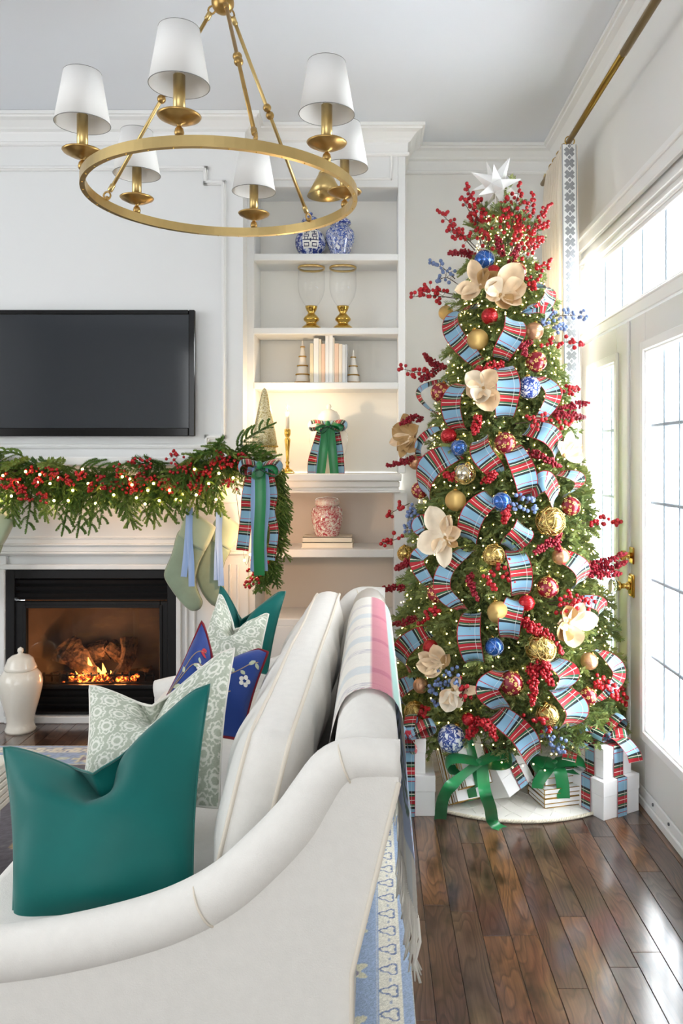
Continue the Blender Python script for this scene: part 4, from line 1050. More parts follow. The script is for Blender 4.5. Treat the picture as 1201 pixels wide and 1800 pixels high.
for cu, cv in ((.33, .66), (.46, .7), (.88, .56)):
    for k in range(5): stitch(fw, discp(cu+.042*math.cos(k*1.257+.3), cv+.04*math.sin(k*1.257+.3), .025))
for u, v, l, w_, a in ((.21, .84, .1, .02, .5), (.22, .86, .09, .02, 1.1), (.42, .26, .15, .022, 1.0), (.43, .26, .15, .02, .7), (.4, .27, .14, .02, 1.3), (.52, .74, .12, .03, .9), (.53, .72, .1, .025, .4)): stitch(rd, leafp(u, v, l, w_, a))
for u, v, l, w_, a in ((.3, .22, .14, .035, .35), (.28, .2, .07, .03, 2.2), (.36, .17, .1, .02, -.6)): stitch(yw_, leafp(u, v, l, w_, a))
for nm, m_, c_ in (('stitched_branch', st, THR_T), ('stitched_leaves', lf, THR_G), ('stitched_flowers', fw, THR_W), ('stitched_wings', rd, THR_R), ('stitched_bird_body', yw_, THR_Y)): part(nm, m_, c_, bpo, stuff=True)
p = Pillow(P(158, 1206, 2.04), P(412, 1140, 2.12), P(385, 1420, 1.88), P(140, 1420, 1.88), .09, .1, .46, .05)
p.make('large green patterned pillow with white piping, behind the front teal one', GRN, PIPEW, .0036, 170, ogee)
p = Pillow(P(6, 1314, 1.82), P(369, 1203, 1.86), P(338, 1598, 1.62), P(22, 1640, 1.585), .085, .125, .47, .06, .22)
p.make('large teal velvet pillow with a deep chop, nearest the camera', VELVET, VELVETP, .0028, 80)

# ================================================================ THROW
tp = spline([(-.118, 0, .60), (-.098, 0, .70), (-.088, 0, .775), (-.06, 0, .835), (-.012, 0, .852), (.035, 0, .838), (.062, 0, .80), (.072, 0, .74), (.078, 0, .6), (.082, 0, .45), (.088, 0, .3)], 60)
ln = [0]
for a, b in zip(tp, tp[1:]): ln.append(ln[-1]+(b-a).length)
TL = ln[-1]
def tpos(u):
    d = u*TL
    for i in range(60):
        if ln[i+1] >= d: return tp[i].lerp(tp[i+1], (d-ln[i])/(ln[i+1]-ln[i]+1e-9))
    return tp[-1]
TYF = 2.95
def tnear(u): return 1.57+.2*sstep(0, .33, u)+.06*sstep(.5, 1, u)
def tfun(u, v):
    p = tpos(u); y0 = tnear(u); y = y0+(TYF-y0)*v
    w_ = .006*math.sin(y*23+u*4)*sstep(.5, .85, u)
    return Vector((p.x+w_+.012*sstep(.5, 1, u)*math.sin(y*11), y, p.z))
NUT, NVT = 110, 240
jj, ii = np.mgrid[0:NVT+1, 0:NUT+1]; uu = ii/NUT
yy = np.zeros(uu.shape); 
for i in range(NUT+1): y0 = tnear(i/NUT); yy[:, i] = y0+(TYF-y0)*jj[:, i]/NVT
col = np.zeros(uu.shape+(4,)); col[:] = lin('f3efe6')
def tint(mask, c, k=1.):
    global col
    m = (mask*k)[..., None]; col = col*(1-m)+np.array(lin(c))*m
rsn = np.random.RandomState(2).rand(*uu.shape)
for y0 in (1.78, 2.1, 2.42, 2.76):
    for d in (0, .016, .032): tint((np.abs(yy-y0-d) < .0035).astype(float), 'a39db4', .55)
for y0 in (1.93, 2.26, 2.6): tint((np.abs(yy-y0) < .035).astype(float), 'c8d6de', .55)
tint(((uu > .345) & (uu < .405)).astype(float), 'c4536f', .9)
for y0 in (1.93, 2.26, 2.6): tint(((np.abs(yy-y0) < .02) & (uu > .345) & (uu < .405)).astype(float), 'b03f62', .7)
tint(((uu > .405) & (uu < .44)).astype(float), '9fd6cc', .9)
tint(((uu > .6) & (uu < .86)).astype(float), '9db4dc', .9)
for u0 in (.66, .7, .745): tint((np.abs(uu-u0-.02*np.sin(yy*40)) < .011).astype(float), '23573f', .95)
tint((uu < .02).astype(float)+((yy-yy.min(0)) < .006).astype(float)*(np.sin(uu*400) > 0), 'a03a5c', .8)
col = col*(1-.06*rsn[..., None]); col[..., 3] = 1
tw = thing('throw_blanket', 'cream wool throw with pink and aqua stripes draped over the sofa back', 'blanket', (.0, 2.3, .85))
WOOL = vcol_mat('wool_throw', .95, sheen=.3, bump=.3, bscale=500)
part('blanket', MB().grid(tfun, NUT, NVT), WOOL, tw, cols=col.reshape(-1, 4))
fr_ = MB(); rr = random.Random(8)
for i in range(110):
    v = (i+.5)/110; p = tfun(1, v); s_ = rr.uniform(-.008, .012)
    fr_.tube([p+Vector((0, 0, .004)), p+Vector((rr.uniform(-.004, .006), s_*.5, -.05)), p+Vector((rr.uniform(-.01, .012), s_, -.1)), p+Vector((rr.uniform(-.014, .016), s_*1.6, -.14-rr.random()*.02))], [.0036, .0034, .003, .0022], 5)
part('fringe', fr_, M('wool_fringe', 'f0ece3', .95), tw, stuff=True)

# ================================================================ RUG AND COFFEE TABLE
RX0, RX1, RY0, RY1, RZ = -2.45, .104, 1.0, 3.755, .012
def rugcol(x, y):
    rs = np.random.RandomState(6); dr = RX1-x; df = RY1-y; t = np.minimum(dr, df); s = np.where(dr < df, y, x)
    o = np.zeros(x.shape+(4,)); o[:] = lin('716f76')
    def pt(mask, c, k=1.):
        nonlocal o
        m = (mask*k)[..., None]; o = o*(1-m)+np.array(lin(c))*m
    ph = (s/.34) % 1-.5; q = (t-.42) % .34-.17
    pt(((np.hypot(ph*.34, q) < .075+.02*np.cos(5*np.arctan2(q, ph*.34))) & (t > .3)).astype(float), 'b8a480')
    pt(((np.hypot(ph*.34, q) < .03) & (t > .3)).astype(float), 'a76a35', .8)
    pt(((np.abs(q-.12*np.sin(ph*12)) < .008) & (t > .3)).astype(float), '8b8d8c', .8)
    pt((t < .24).astype(float), 'a6b8d3')
    pt(((t > .225) & (t < .24)).astype(float), 'd9d8cb')
    f1 = (s/.2) % 1-.5; a = np.hypot(f1*.2, t-.165); an = np.arctan2(t-.165, f1*.2)
    pt(((a < .042+.012*np.cos(6*an)) & (t > .09)).astype(float), 'e1ddc6'); pt(((a < .022+.006*np.cos(3*an)) & (t > .09)).astype(float), '8d8397', .9)
    f2 = ((s+.1)/.2) % 1-.5; pt(((np.hypot(f2*.1, (t-.16)*1.6) < .02) & (t > .09)).astype(float), 'd6dccb', .9)
    pt(((t > .028) & (t < .088)).astype(float), 'ebe7d9')
    pt(((t > .09) & (t < .094)).astype(float), 'c9cfd6')
    f3 = ((s/.086) % 1-.5)*.086; tt = t-.057; rr2 = np.hypot(f3, tt*.9); a3 = np.arctan2(f3, tt)
    ring = np.abs(rr2-(.0185+.0055*np.cos(3*a3)))
    pt(((ring < .0028) & (t > .03) & (t < .086)).astype(float), '7385ac', .95)
    f4 = (((s+.043)/.086) % 1-.5)*.086; pt(((np.hypot(f4*.6, tt) < .004) & (t > .03) & (t < .086)).astype(float), '9aa7be', .8)
    pt((t < .003).astype(float), 'c9c6ba')
    nz = rs.rand(*x.shape); o = o*(.82+.36*nz[..., None]); o[..., 3] = 1; return np.clip(o, 0, 1)
def gridmesh(name, xs, ys, z, mat, cols, off):
    nx, ny = len(xs), len(ys); me = bpy.data.meshes.new(name)
    gx, gy = np.meshgrid(xs, ys); co = np.stack([gx, gy, np.full(gx.shape, z)], -1).reshape(-1, 3)-np.array(off)
    j, i = np.mgrid[0:ny-1, 0:nx-1]; a = (j*nx+i).ravel(); q = np.stack([a, a+1, a+nx+1, a+nx], -1).astype(np.int32)
    npmesh(me, co, q); me.materials.append(mat)
    ca = me.color_attributes.new('Col', 'FLOAT_COLOR', 'POINT'); ca.data.foreach_set('color', cols.astype(np.float32).ravel()); return me
def npmesh(me, co, quads):
    me.vertices.add(len(co)); me.vertices.foreach_set('co', np.asarray(co, np.float32).ravel())
    me.loops.add(quads.size); me.loops.foreach_set('vertex_index', quads.ravel().astype(np.int32))
    me.polygons.add(len(quads)); me.polygons.foreach_set('loop_start', np.arange(len(quads), dtype=np.int32)*4)
    me.update(calc_edges=True)
RUGM = vcol_mat('rug_wool_pile', .95, bump=.5, bscale=350)
rg = thing('area_rug', 'blue and cream patterned wool rug lying under the sofa', 'rug', (-1.17, 2.4, 0))
part('backing', MB().bbox((RX0, RY0, .0005), (RX1, RY1, RZ-.0008), .002), M('rug_edge', 'c8c4b4', .95), rg)
def rugpart(xs, ys):
    gx, gy = np.meshgrid(xs, ys); me = gridmesh('pile', xs, ys, RZ, RUGM, rugcol(gx, gy), (-1.17, 2.4, 0))
    o = bpy.data.objects.new('pile', me); COL.objects.link(o); o.parent = rg; o['kind'] = 'stuff'
rugpart(np.linspace(-.14, RX1, 75), np.linspace(1.6, RY1, 640)); rugpart(np.linspace(RX0, -.14, 232), np.linspace(RY0, RY1, 276))
ct = thing('coffee_table', 'white slatted coffee table at the left edge, mostly hidden by the teal pillow', 'table', (-1.45, 2.02, RZ))
TABW = M('white_table_paint', 'eae6da', .5)
part('top', MB().bbox((-1.76, 1.5, .405), (-1.145, 2.54, .42), .004), TABW, ct)
for k in range(6): part('slat', MB().bbox((-1.16, 1.515, .275+k*.0218), (-1.15, 2.525, .2915+k*.0218), .002), TABW, ct)
for k in range(6): part('slat', MB().bbox((-1.755, 1.515, .275+k*.0218), (-1.745, 2.525, .2915+k*.0218), .002), TABW, ct)
part('apron', MB().box((-1.744, 1.52, .28), (-1.162, 2.52, .404)), M('dark_gap', '3a352f', .8), ct)
for x in (-1.72, -1.19):
    for y in (1.55, 2.49): part('leg', MB().lathe([(.016, 0), (.024, .268), (0, .268)], (x, y, RZ), 12), TABW, ct)
# ================================================================ CHRISTMAS TREE
TX, TY = .575, 3.5
PR = [(.1, .50), (.25, .50), (.5, .485), (.88, .43), (1.255, .365), (1.63, .295), (1.98, .215), (2.25, .14), (2.38, .09), (2.55, .02)]
def trad(z):
    if z <= PR[0][0]: return PR[0][1]
    for (a, b), (c, d) in zip(PR, PR[1:]):
        if z <= c: return b+(d-b)*(z-a)/(c-a)
    return .02
def tsurf(px, py, k=1.0, out=0.):
    """where the sight line through a photo pixel meets the outside of the tree"""
    y = 2.85
    while y < TY+.02:
        p = P(px, py, y)
        if math.hypot(p.x-TX, p.y-TY) < trad(p.z)*k+out: return p
        y += .006
    return P(px, py, TY-.02)
def tnorm(p):
    n = Vector((p.x-TX, p.y-TY, 0)); n = n.normalized() if n.length > .01 else Vector((0, -1, 0))
    return (n+Vector((0, 0, .22))).normalized()
FOL = M('fir_needles', '5f6f36', .55, spec=.35); nt = FOL.node_tree; b = nt.nodes['Principled BSDF']
oi = nt.nodes.new('ShaderNodeObjectInfo'); ge = nt.nodes.new('ShaderNodeNewGeometry')
rp = ramp(nt, [(0, '647846'), (.35, '859860'), (.7, 'a3ae69'), (1, 'bcc284')])
nt.links.new(math_node(nt, 'ADD', math_node(nt, 'MULTIPLY', oi.outputs['Random'], .6), math_node(nt, 'MULTIPLY', ge.outputs['Random Per Island'], .4)), rp.inputs[0]); nt.links.new(rp.outputs[0], b.inputs['Base Color'])
def needle_mesh(name, L, ntw, nl, seed, droop=.25, twl=.42, dens=.0042, wd=.0026, cedar=False, raw=False):
    r_ = np.random.RandomState(seed); stems = []
    def pos(t): return np.array([t*L, 0, -droop*L*(t**1.8)*.6+.02*math.sin(t*3)])
    stems.append([pos(t) for t in np.linspace(.0, 1, 9)])
    for i in range(ntw):
        t = .16+.78*i/ntw; s = 1 if i % 2 else -1; l = L*twl*(1-t*.62)*r_.uniform(.85, 1.15); a = s*r_.uniform(.75, 1.0); p = pos(t)
        d = np.array([math.cos(a), math.sin(a), r_.uniform(-.05, .3)]); stems.append([p+d*l*q+np.array([0, 0, -droop*.5*l*q*q]) for q in np.linspace(0, 1, 6)])
    co = []; qd = []
    for st in stems:
        st = np.array(st); seg = np.linalg.norm(np.diff(st, axis=0), axis=1); ln_ = np.concatenate([[0], np.cumsum(seg)])
        n = int(ln_[-1]/dens)
        for k in range(n):
            d = (k+.5)*dens
            if st is stems[0] and d < .15*L: continue
            j = min(len(st)-2, int(np.searchsorted(ln_, d)-1)); j = max(j, 0); f = (d-ln_[j])/(seg[j]+1e-9); p = st[j]+(st[j+1]-st[j])*f
            t = (st[j+1]-st[j])/seg[j]; up = np.array([0, 0, 1.]); sd = np.cross(t, up); sd /= np.linalg.norm(sd)+1e-9; up = np.cross(sd, t)
            ang = (-PI*.15, PI*.5, PI*1.15)
            for a in ang:
                a += r_.uniform(-.45, .45); rad = sd*math.cos(a)+up*math.sin(a); dd = t*r_.uniform(.55, .9)+rad*.8; dd /= np.linalg.norm(dd); l = nl*r_.uniform(.75, 1.15)*(1-.35*(d/ln_[-1])**4)
                w_ = np.cross(dd, rad+up*.3); w_ = w_/(np.linalg.norm(w_)+1e-9)*wd; o = len(co)
                co += [p, p+dd*l*.45+w_, p+dd*l, p+dd*l*.45-w_]; qd.append((o, o+1, o+2, o+3))
        # the twig itself as a thin crossed strip
        for j in range(len(st)-1):
            o = len(co); w_ = np.array([0, 0, .0016]); co += [st[j]-w_, st[j+1]-w_, st[j+1]+w_, st[j]+w_]; qd.append((o, o+1, o+2, o+3))
    co = np.array(co); qd = np.array(qd, dtype=np.int32)
    if raw: return co, qd
    me = bpy.data.meshes.new(name); npmesh(me, co, qd); me.materials.append(FOL); return me
BR = [needle_mesh('branch', .26, 11, .024, s_, .35, dens=.0056, wd=.0046) for s_ in (1, 2, 3)]
tree = thing('christmas_tree', 'tall slim green christmas tree in the corner beside the french doors', 'tree', (TX, TY, .02))
part('trunk', MB().tube([(TX, TY, .03), (TX, TY, 1.3), (TX, TY, 2.56)], [.03, .02, .006], 10), BARK, tree)
part('stand', MB().lathe([(.2, .014), (.2, .03), (.06, .05), (.045, .12), (0, .12)], (TX, TY, 0), 20), PLATE, tree)
rr = random.Random(21)
def bmat(z, th, pitch, roll, s, r):
    d = Vector((math.cos(th), math.sin(th), 0)); base = Vector((TX, TY, z))+d*r
    return Matrix.Translation(base) @ Matrix.Rotation(th, 4, 'Z') @ Matrix.Rotation(pitch, 4, 'Y') @ Matrix.Rotation(roll, 4, 'X') @ Matrix.Scale(s, 4)
mats = []
z = .27
while z < 2.36:
    rz = trad(z); n = max(4, int(2*PI*rz/.092))
    for k in range(n):
        th = 2*PI*(k+rr.random()*.7)/n+z*9; s = min((.85+.3*rr.random()), (rz*1.15+.035)/.26)
        L_ = .26*s; tip = rz*(1+rr.uniform(-.08, .1))+.0
        mats.append(bmat(z+rr.uniform(-.03, .03)+.05, th, (rr.uniform(.0, .3) if z < .32 else rr.uniform(.12, .5)) if z < 2.2 else rr.uniform(-.9, -.2), rr.uniform(-.5, .5), s, max(.0, tip-L_*.93)))
    z += .052 if z > .3 else .045
def facing(m): 
    t = m.translation; d = Vector((TX, TY))-Vector((t.x, t.y)); v = (m @ Vector((.2, 0, 0, 1)) if False else (m @ Vector((.2, 0, 0)))); return -(v.y-TY)+.25*abs(v.x-TX)
mats.sort(key=facing, reverse=True)
for i, m in enumerate(mats[:300]): inst('branch', BR[i % 3], tree, None, mat4=m)
extra = mats[300:]
z = .3
while z < 2.4:      # inner boughs that close the gaps
    rz = trad(z); n = max(3, int(2*PI*rz/.16))
    for k in range(n):
        th = 2*PI*(k+rr.random())/n; s = .9 if rz > .2 else .18+rz; extra.append(bmat(z, th, rr.uniform(.0, .4), rr.uniform(-1, 1), s, max(0, rz*.82-.2*s)))
    z += .07
def joined(name, mats_, raws, parent, mat):
    cs, qs, o = [], [], 0; off = np.array(wloc(parent))
    for i, m in enumerate(mats_):
        co, qd = raws[i % len(raws)]; A = np.array(m); c = co @ A[:3, :3].T+A[:3, 3]-off
        cs.append(c); qs.append(qd+o); o += len(c)
    me = bpy.data.meshes.new(name); npmesh(me, np.concatenate(cs), np.concatenate(qs)); me.materials.append(mat)
    ob = bpy.data.objects.new(name, me); COL.objects.link(ob); ob.parent = parent; ob['kind'] = 'stuff'; return ob
RAW = [needle_mesh('b', .26, 9, .022, 5, .35, dens=.006, wd=.0034, raw=True)]
joined('inner_foliage', extra, RAW, tree, FOL)
inst('leader', BR[0], tree, None, mat4=Matrix.Translation((TX-.0, TY-.03, 2.36)) @ Matrix.Rotation(-PI/2, 4, 'Y') @ Matrix.Scale(.9, 4))

# fairy lights
BULB = M('warm_fairy_light', 'fff0c0', .5, emis='ffdf8e', es=5.0)
fl_ = thing('string_lights', 'warm micro lights strung all over the christmas tree', 'lights', (TX, TY, .1))
bm_ = MB(); wi = MB(); z = .16; th = 0.; prev = None; wp = []
while z < 2.42:
    rz = trad(z); r = rz*rr.uniform(.84, 1.0); p = Vector((TX+r*math.cos(th), TY+r*math.sin(th), z+rr.uniform(-.025, .025)))
    if p.y < TY+.12: bm_.ball(p, .0034, 5, 4)
    wp.append(Vector((TX+(r-.02)*math.cos(th), TY+(r-.02)*math.sin(th), p.z))); th += .042/max(rz, .05); z += .00082*(.5/max(rz, .16))**.2
for i in range(0, len(wp)-8, 8): wi.tube(wp[i:i+9], .0008, 3, cap=False)
part('bulbs', bm_, BULB, fl_, stuff=True); part('wire', wi, M('green_light_wire', '33452a', .6), fl_, stuff=True)
# a few of the bulbs' light, gathered
for px, py in ((760, 1120), (850, 1000), (860, 800), (980, 1180)): lamp('fairy_glow', tsurf(px, py, .8), .5, (1, .78, .42), .03)

# star topper: faceted paper star
bm = bmesh.new(); sc_r = .043; tips = .125
dirs = [Vector(d).normalized() for d in ((1, 0, 0), (-1, 0, 0), (0, 1, 0), (0, -1, 0), (0, 0, 1), (0, 0, -1))]+[Vector((a, b, c)).normalized() for a in (1, -1) for b in (1, -1) for c in (1, -1)]
CUB = [Vector(p)*sc_r/1.414 for p in ((1, 1, 0), (1, -1, 0), (-1, 1, 0), (-1, -1, 0), (1, 0, 1), (1, 0, -1), (-1, 0, 1), (-1, 0, -1), (0, 1, 1), (0, 1, -1), (0, -1, 1), (0, -1, -1))]
RS = Euler((.5, .35, .3)).to_matrix(); mb = MB(); c0 = P(872, 325, TY-.05)
for d in dirs:
    k = sorted(CUB, key=lambda q: -q.dot(d))[:4 if max(abs(x) for x in d) > .9 else 3]
    a = d.orthogonal().normalized(); b_ = d.cross(a); k.sort(key=lambda q: math.atan2(q.dot(b_), q.dot(a)))
    vs = [c0+RS @ q for q in k]+[c0+RS @ (d*tips*(1 if len(k) == 4 else .96))]; n = len(k)
    mb.add(vs, [(i, (i+1) % n, n) for i in range(n)])
star = thing('star_topper', 'white folded paper star on top of the christmas tree', 'star', c0-Vector((0, 0, .1)))
part('star', mb, M('white_star_paper', 'f6f6f4', .55), star)
part('post', MB().tube([(c0.x, c0.y, c0.z-.16), c0], .005, 6), PORCW, star)

# ---------------------------------------------------------------- ornaments
OM = {'red_floral': M('burgundy_pearl_ball', '8c1f2c', .22, metal=.35, coat=.5), 'red_ridged': M('red_glitter', 'b5161f', .3, metal=.4, coat=.3), 'gold': M('gold_glitter_ball', 'dbb873', .34, metal=.75, bump=.5, bscale=500),
      'gold_wire': M('gold_wire', 'e0c684', .27, metal=1), 'mirror': M('mirrored_ball', 'd8d2c0', .06, metal=1), 'rose': M('rose_gold_ball', 'cfa07c', .3, metal=.7), 'blue': M('metallic_blue_ball', '2a5fae', .15, metal=.55, coat=.5),
      'motif': M('gold_leaf_motif', 'e0bf72', .4, metal=.3), 'silver': M('silver_glitter_line', 'cfd6e0', .3, metal=.6)}
CHINAO = noise_mat('china_ornament', [(.42, 'f2f5fa'), (.46, '6f86c6'), (.5, '20347f'), (.57, '2b4597'), (.6, 'eef2f8'), (.66, '3a57a8')], 50, 3, .12, .5, coat=.6)
PROTO = {}
def sph(a, b, r=1.): return Vector((math.cos(b)*math.cos(a), math.cos(b)*math.sin(a), math.sin(b)))*r
def fib(n, i): 
    zz = 1-2*(i+.5)/n; return i*2.39996, math.asin(zz)
def proto(kind):
    """unit-radius ornament meshes"""
    if kind in PROTO: return PROTO[kind]
    ps = []; rq = random.Random(hash(kind) % 100 if False else len(kind))
    def ballmesh(m_, n=28, mm=18, fn=None):
        b = MB().ball((0, 0, 0), 1, n, mm)
        if fn: b.v = [tuple(Vector(v)*fn(math.atan2(v[1], v[0]), math.asin(max(-1, min(1, v[2]))))) for v in b.v]
        return ('ball', b.mesh('ball', m_))
    if kind == 'red_floral':
        ps.append(ballmesh(OM['red_floral'])); mo = MB()
        for i in range(15):
            a, b = fib(15, i); ce = sph(a, b); t1 = ce.orthogonal().normalized(); t2 = ce.cross(t1)
            for k in range(5):
                an = 2*PI*k/5+i; d = t1*math.cos(an)+t2*math.sin(an); e = ce.cross(d)
                pts = [ce+d*.03, ce+d*.14+e*.075, ce+d*.26, ce+d*.14-e*.075]; mo.add([p.normalized()*1.012 for p in pts]+[ce.lerp(ce+d*.26, .5).normalized()*1.03], [(0, 1, 4), (1, 2, 4), (2, 3, 4), (3, 0, 4)])
            for s_ in (1, -1):
                an = i+.6; d = (t1*math.cos(an)+t2*math.sin(an))*s_; e = ce.cross(d)
                for q in (.3, .42):
                    for s2 in (1, -1):
                        o_ = ce+d*q; pts = [o_, o_+d*.06+e*.08*s2, o_+d*.18+e*.15*s2, o_+d*.14+e*.04*s2]; mo.add([p.normalized()*1.012 for p in pts], [(0, 1, 2, 3)])
        ps.append(('motif', mo.mesh('motif', OM['motif'])))
    elif kind == 'red_ridged' or kind == 'rose':
        k = 11 if kind == 'red_ridged' else 14
        ps.append(ballmesh(OM[kind], 66, 44, lambda a, b: 1+.035*(abs(math.sin(a*k*.5*1+b*k))+abs(math.sin(a*k*.5-b*k)))-.03))
    elif kind == 'gold': ps.append(ballmesh(OM['gold']))
    elif kind in ('gold_wire', 'mirror'):
        ps.append(ballmesh(OM['mirror'] if kind == 'mirror' else M('champagne_ball', 'b59a58', .2, metal=.9)))
        wb = MB()
        for i in range(26 if kind == 'gold_wire' else 12):
            ax = Vector((rq.gauss(0, 1), rq.gauss(0, 1), rq.gauss(0, 1))).normalized(); u_ = ax.orthogonal().normalized(); v_ = ax.cross(u_); h = rq.uniform(-.75, .75); r2 = math.sqrt(1-h*h)
            wb.tube([(ax*h+(u_*math.cos(t)+v_*math.sin(t))*r2)*(1.03+.02*math.sin(t*5)) for t in [2*PI*j/22 for j in range(22)]], .022, 4, closed=True)
        ps.append(('wire', wb.mesh('wire', OM['gold_wire'])))
    elif kind == 'blue':
        ps.append(ballmesh(OM['blue'])); wb = MB()
        for i in range(7):
            ax = Vector((rq.gauss(0, 1), rq.gauss(0, 1), rq.gauss(0, .5))).normalized(); u_ = ax.orthogonal().normalized(); v_ = ax.cross(u_); h = rq.uniform(.2, .6); r2 = math.sqrt(1-h*h)
            wb.tube([(ax*h+(u_*math.cos(t)+v_*math.sin(t))*r2)*1.01 for t in [2*PI*j/20 for j in range(20)]], .014, 4, closed=True)
        for i in range(60):
            a, b = fib(60, i); wb.ball(sph(a, b, 1.01), .02, 4, 3)
        ps.append(('silver_lines', wb.mesh('silver_lines', OM['silver'])))
    elif kind == 'china': ps.append(ballmesh(None, 32, 20))
    cp = MB().lathe([(.2, .97), (.2, 1.1), (.06, 1.14), (.05, 1.16), (0, 1.16)], (0, 0, 0), 12); cp.tube([(.07*math.cos(t), 0, 1.2+.07*math.sin(t)) for t in [2*PI*i/10 for i in range(10)]], .015, 4, closed=True)
    ps.append(('cap', cp.mesh('cap', GOLDE)))
    PROTO[kind] = ps; return ps
def ornament(kind, px, py, d, label, tilt=0.):
    c = tsurf(px, py, 1.0, .012); r = d*.5*c.y/F; c = c+tnorm(c)*.0
    o = thing('ornament', label, 'ornament', c-Vector((0, 0, r)), 'tree ornaments')
    rot = Euler((rr.uniform(-.4, .4)+tilt, rr.uniform(-.4, .4), rr.uniform(0, 6.28)))
    for nm, me in proto(kind):
        if kind == 'china' and nm == 'ball':
            q = MB().ball((0, 0, 0), r, 32, 20); me = q.mesh('ball', CHINAO); inst(nm, me, o, c, rot)
        else:
            x = inst(nm, me, o, c, rot, (r, r, r))
            if nm in ('motif', 'wire', 'silver_lines', 'cap'): x['kind'] = 'stuff'
ORN = [('blue', 852, 457, 36, 'metallic blue ball with silver lines near the top of the tree'), ('red_floral', 908, 478, 36, 'red ball with gold flowers behind the top magnolia, under the berry fan'),
 ('red_ridged', 868, 479, 26, 'small red beaded ornament just right of the topmost blue ball'), ('red_ridged', 861, 556, 29, 'red ridged glitter ball just above the upper gold glitter ball'),
 ('gold', 840, 597, 38, 'gold glitter ball between the two uppermost tartan ribbon loops'), ('rose', 939, 583, 32, 'pale rose gold mesh ball at upper right below the blue berry branch'),
 ('gold', 784, 550, 26, 'small gold ball at the upper left edge of the tree'), ('red_floral', 797, 572, 24, 'burgundy ball half hidden behind the upper left tartan loop'),
 ('red_floral', 943, 636, 37, 'red and gold floral ball right above the upper blue and white ball'), ('china', 930, 681, 41, 'upper blue and white floral ball on the right of the tree'),
 ('red_ridged', 976, 690, 26, 'red hatched ball at the right edge beside the upper blue and white ball'), ('red_floral', 775, 690, 36, 'burgundy floral ball left of the middle magnolia'),
 ('red_ridged', 789, 767, 28, 'red glitter ball above the blue ball with gold scallops'), ('blue', 807, 787, 29, 'deep blue ball with pale scallop lines in the upper middle of the tree'),
 ('red_floral', 888, 779, 39, 'pinkish red floral ball in the middle below the long tartan loop'), ('mirror', 817, 832, 38, 'openwork gold ball showing mirror, beside bright red berries'),
 ('gold', 801, 880, 37, 'plain gold ball under the openwork mirrored ball'), ('rose', 731, 812, 26, 'copper mesh ball beside the left magnolia leaves'),
 ('red_floral', 738, 862, 30, 'dark burgundy floral ball at the left edge under a slanting tartan loop'), ('blue', 882, 882, 34, 'blue ball with silver snowflake lines in the middle of the tree'),
 ('gold_wire', 968, 917, 50, 'large gold scrolled ball at right in the middle of the tree'), ('red_floral', 1004, 890, 34, 'red floral ball at the right edge above the large gold scrolled ball'),
 ('gold_wire', 868, 976, 38, 'shiny gold ball above the hanging red berry bunch'), ('rose', 986, 978, 30, 'champagne mesh ball at right beside a dark red berry cluster'),
 ('red_floral', 963, 1033, 38, 'red ball with gold flowers at right, left of a long berry spray'), ('red_floral', 768, 1043, 34, 'red ball with gold flowers at left under the big cream magnolia'),
 ('gold_wire', 713, 973, 28, 'clear gold wired ball at the left edge of the tree'), ('red_ridged', 926, 1060, 28, 'red hatched ball between two tartan loops at lower right'),
 ('gold', 877, 1077, 41, 'large plain gold ball in the lower middle of the tree'), ('gold_wire', 951, 1140, 52, 'large gold wire ball under a red berry branch at lower right'),
 ('blue', 869, 1137, 33, 'small blue snowflake ball below the large plain gold ball'), ('rose', 1036, 1162, 30, 'rose gold dimpled ball at the lower right edge'),
 ('red_ridged', 757, 1138, 27, 'red hatched ball behind the lowest left magnolia petals'), ('red_floral', 899, 1201, 43, 'large burgundy ball with gold flowers at lower middle'),
 ('rose', 740, 1205, 27, 'copper mesh ball at lower left beside the low magnolia'), ('gold_wire', 730, 1252, 37, 'gold wire ball at the lower left above the stacked gifts'),
 ('china', 794, 1298, 50, 'large blue and white floral ball low on the tree above the gifts'), ('red_floral', 1034, 1224, 31, 'red floral ball at lower right behind a tartan loop'),
 ('gold_wire', 963, 1257, 39, 'gold swirled ball at the bottom right between tartan loops'), ('red_ridged', 823, 1264, 22, 'small red hatched ball low on the tree by a red berry cluster')]
for a in ORN: ornament(*a)

# ---------------------------------------------------------------- tartan ribbon loops
def ribbon_piece(pts, wpx, label, vo=0.):
    q = [tsurf(a, b, 1.0, .03) for a, b in pts]; k = len(q); sp = spline(q, 26)
    n0 = (tnorm(sp[13])+Vector((0, -.55, 0))).normalized()
    pts3 = []
    for i, p in enumerate(sp):
        t = i/26; arch = abs(math.sin(PI*t))**.8*.028-.05*(1-abs(math.sin(PI*t))**.45)
        pts3.append(p+tnorm(p)*arch)
    d = (sp[-1]-sp[0]).normalized(); side = n0.cross(d).normalized()
    w_ = wpx*sp[13].y/F
    wl = [w_*(.72+.28*abs(math.sin(PI*i/26))**.5) for i in range(27)]
    tw_ = rr.uniform(-.25, .25); sides = []
    for i in range(27): sides.append((side+n0*tw_*math.sin(i/26*PI*1.4)*.9).normalized())
    mb = ribbon(MB(), pts3, sides, wl, rep=.112, v0=vo, bow=.006)
    return solo('ribbon_loop', mb, PLAID, label, 'ribbon', 'tartan ribbon loops on the tree')
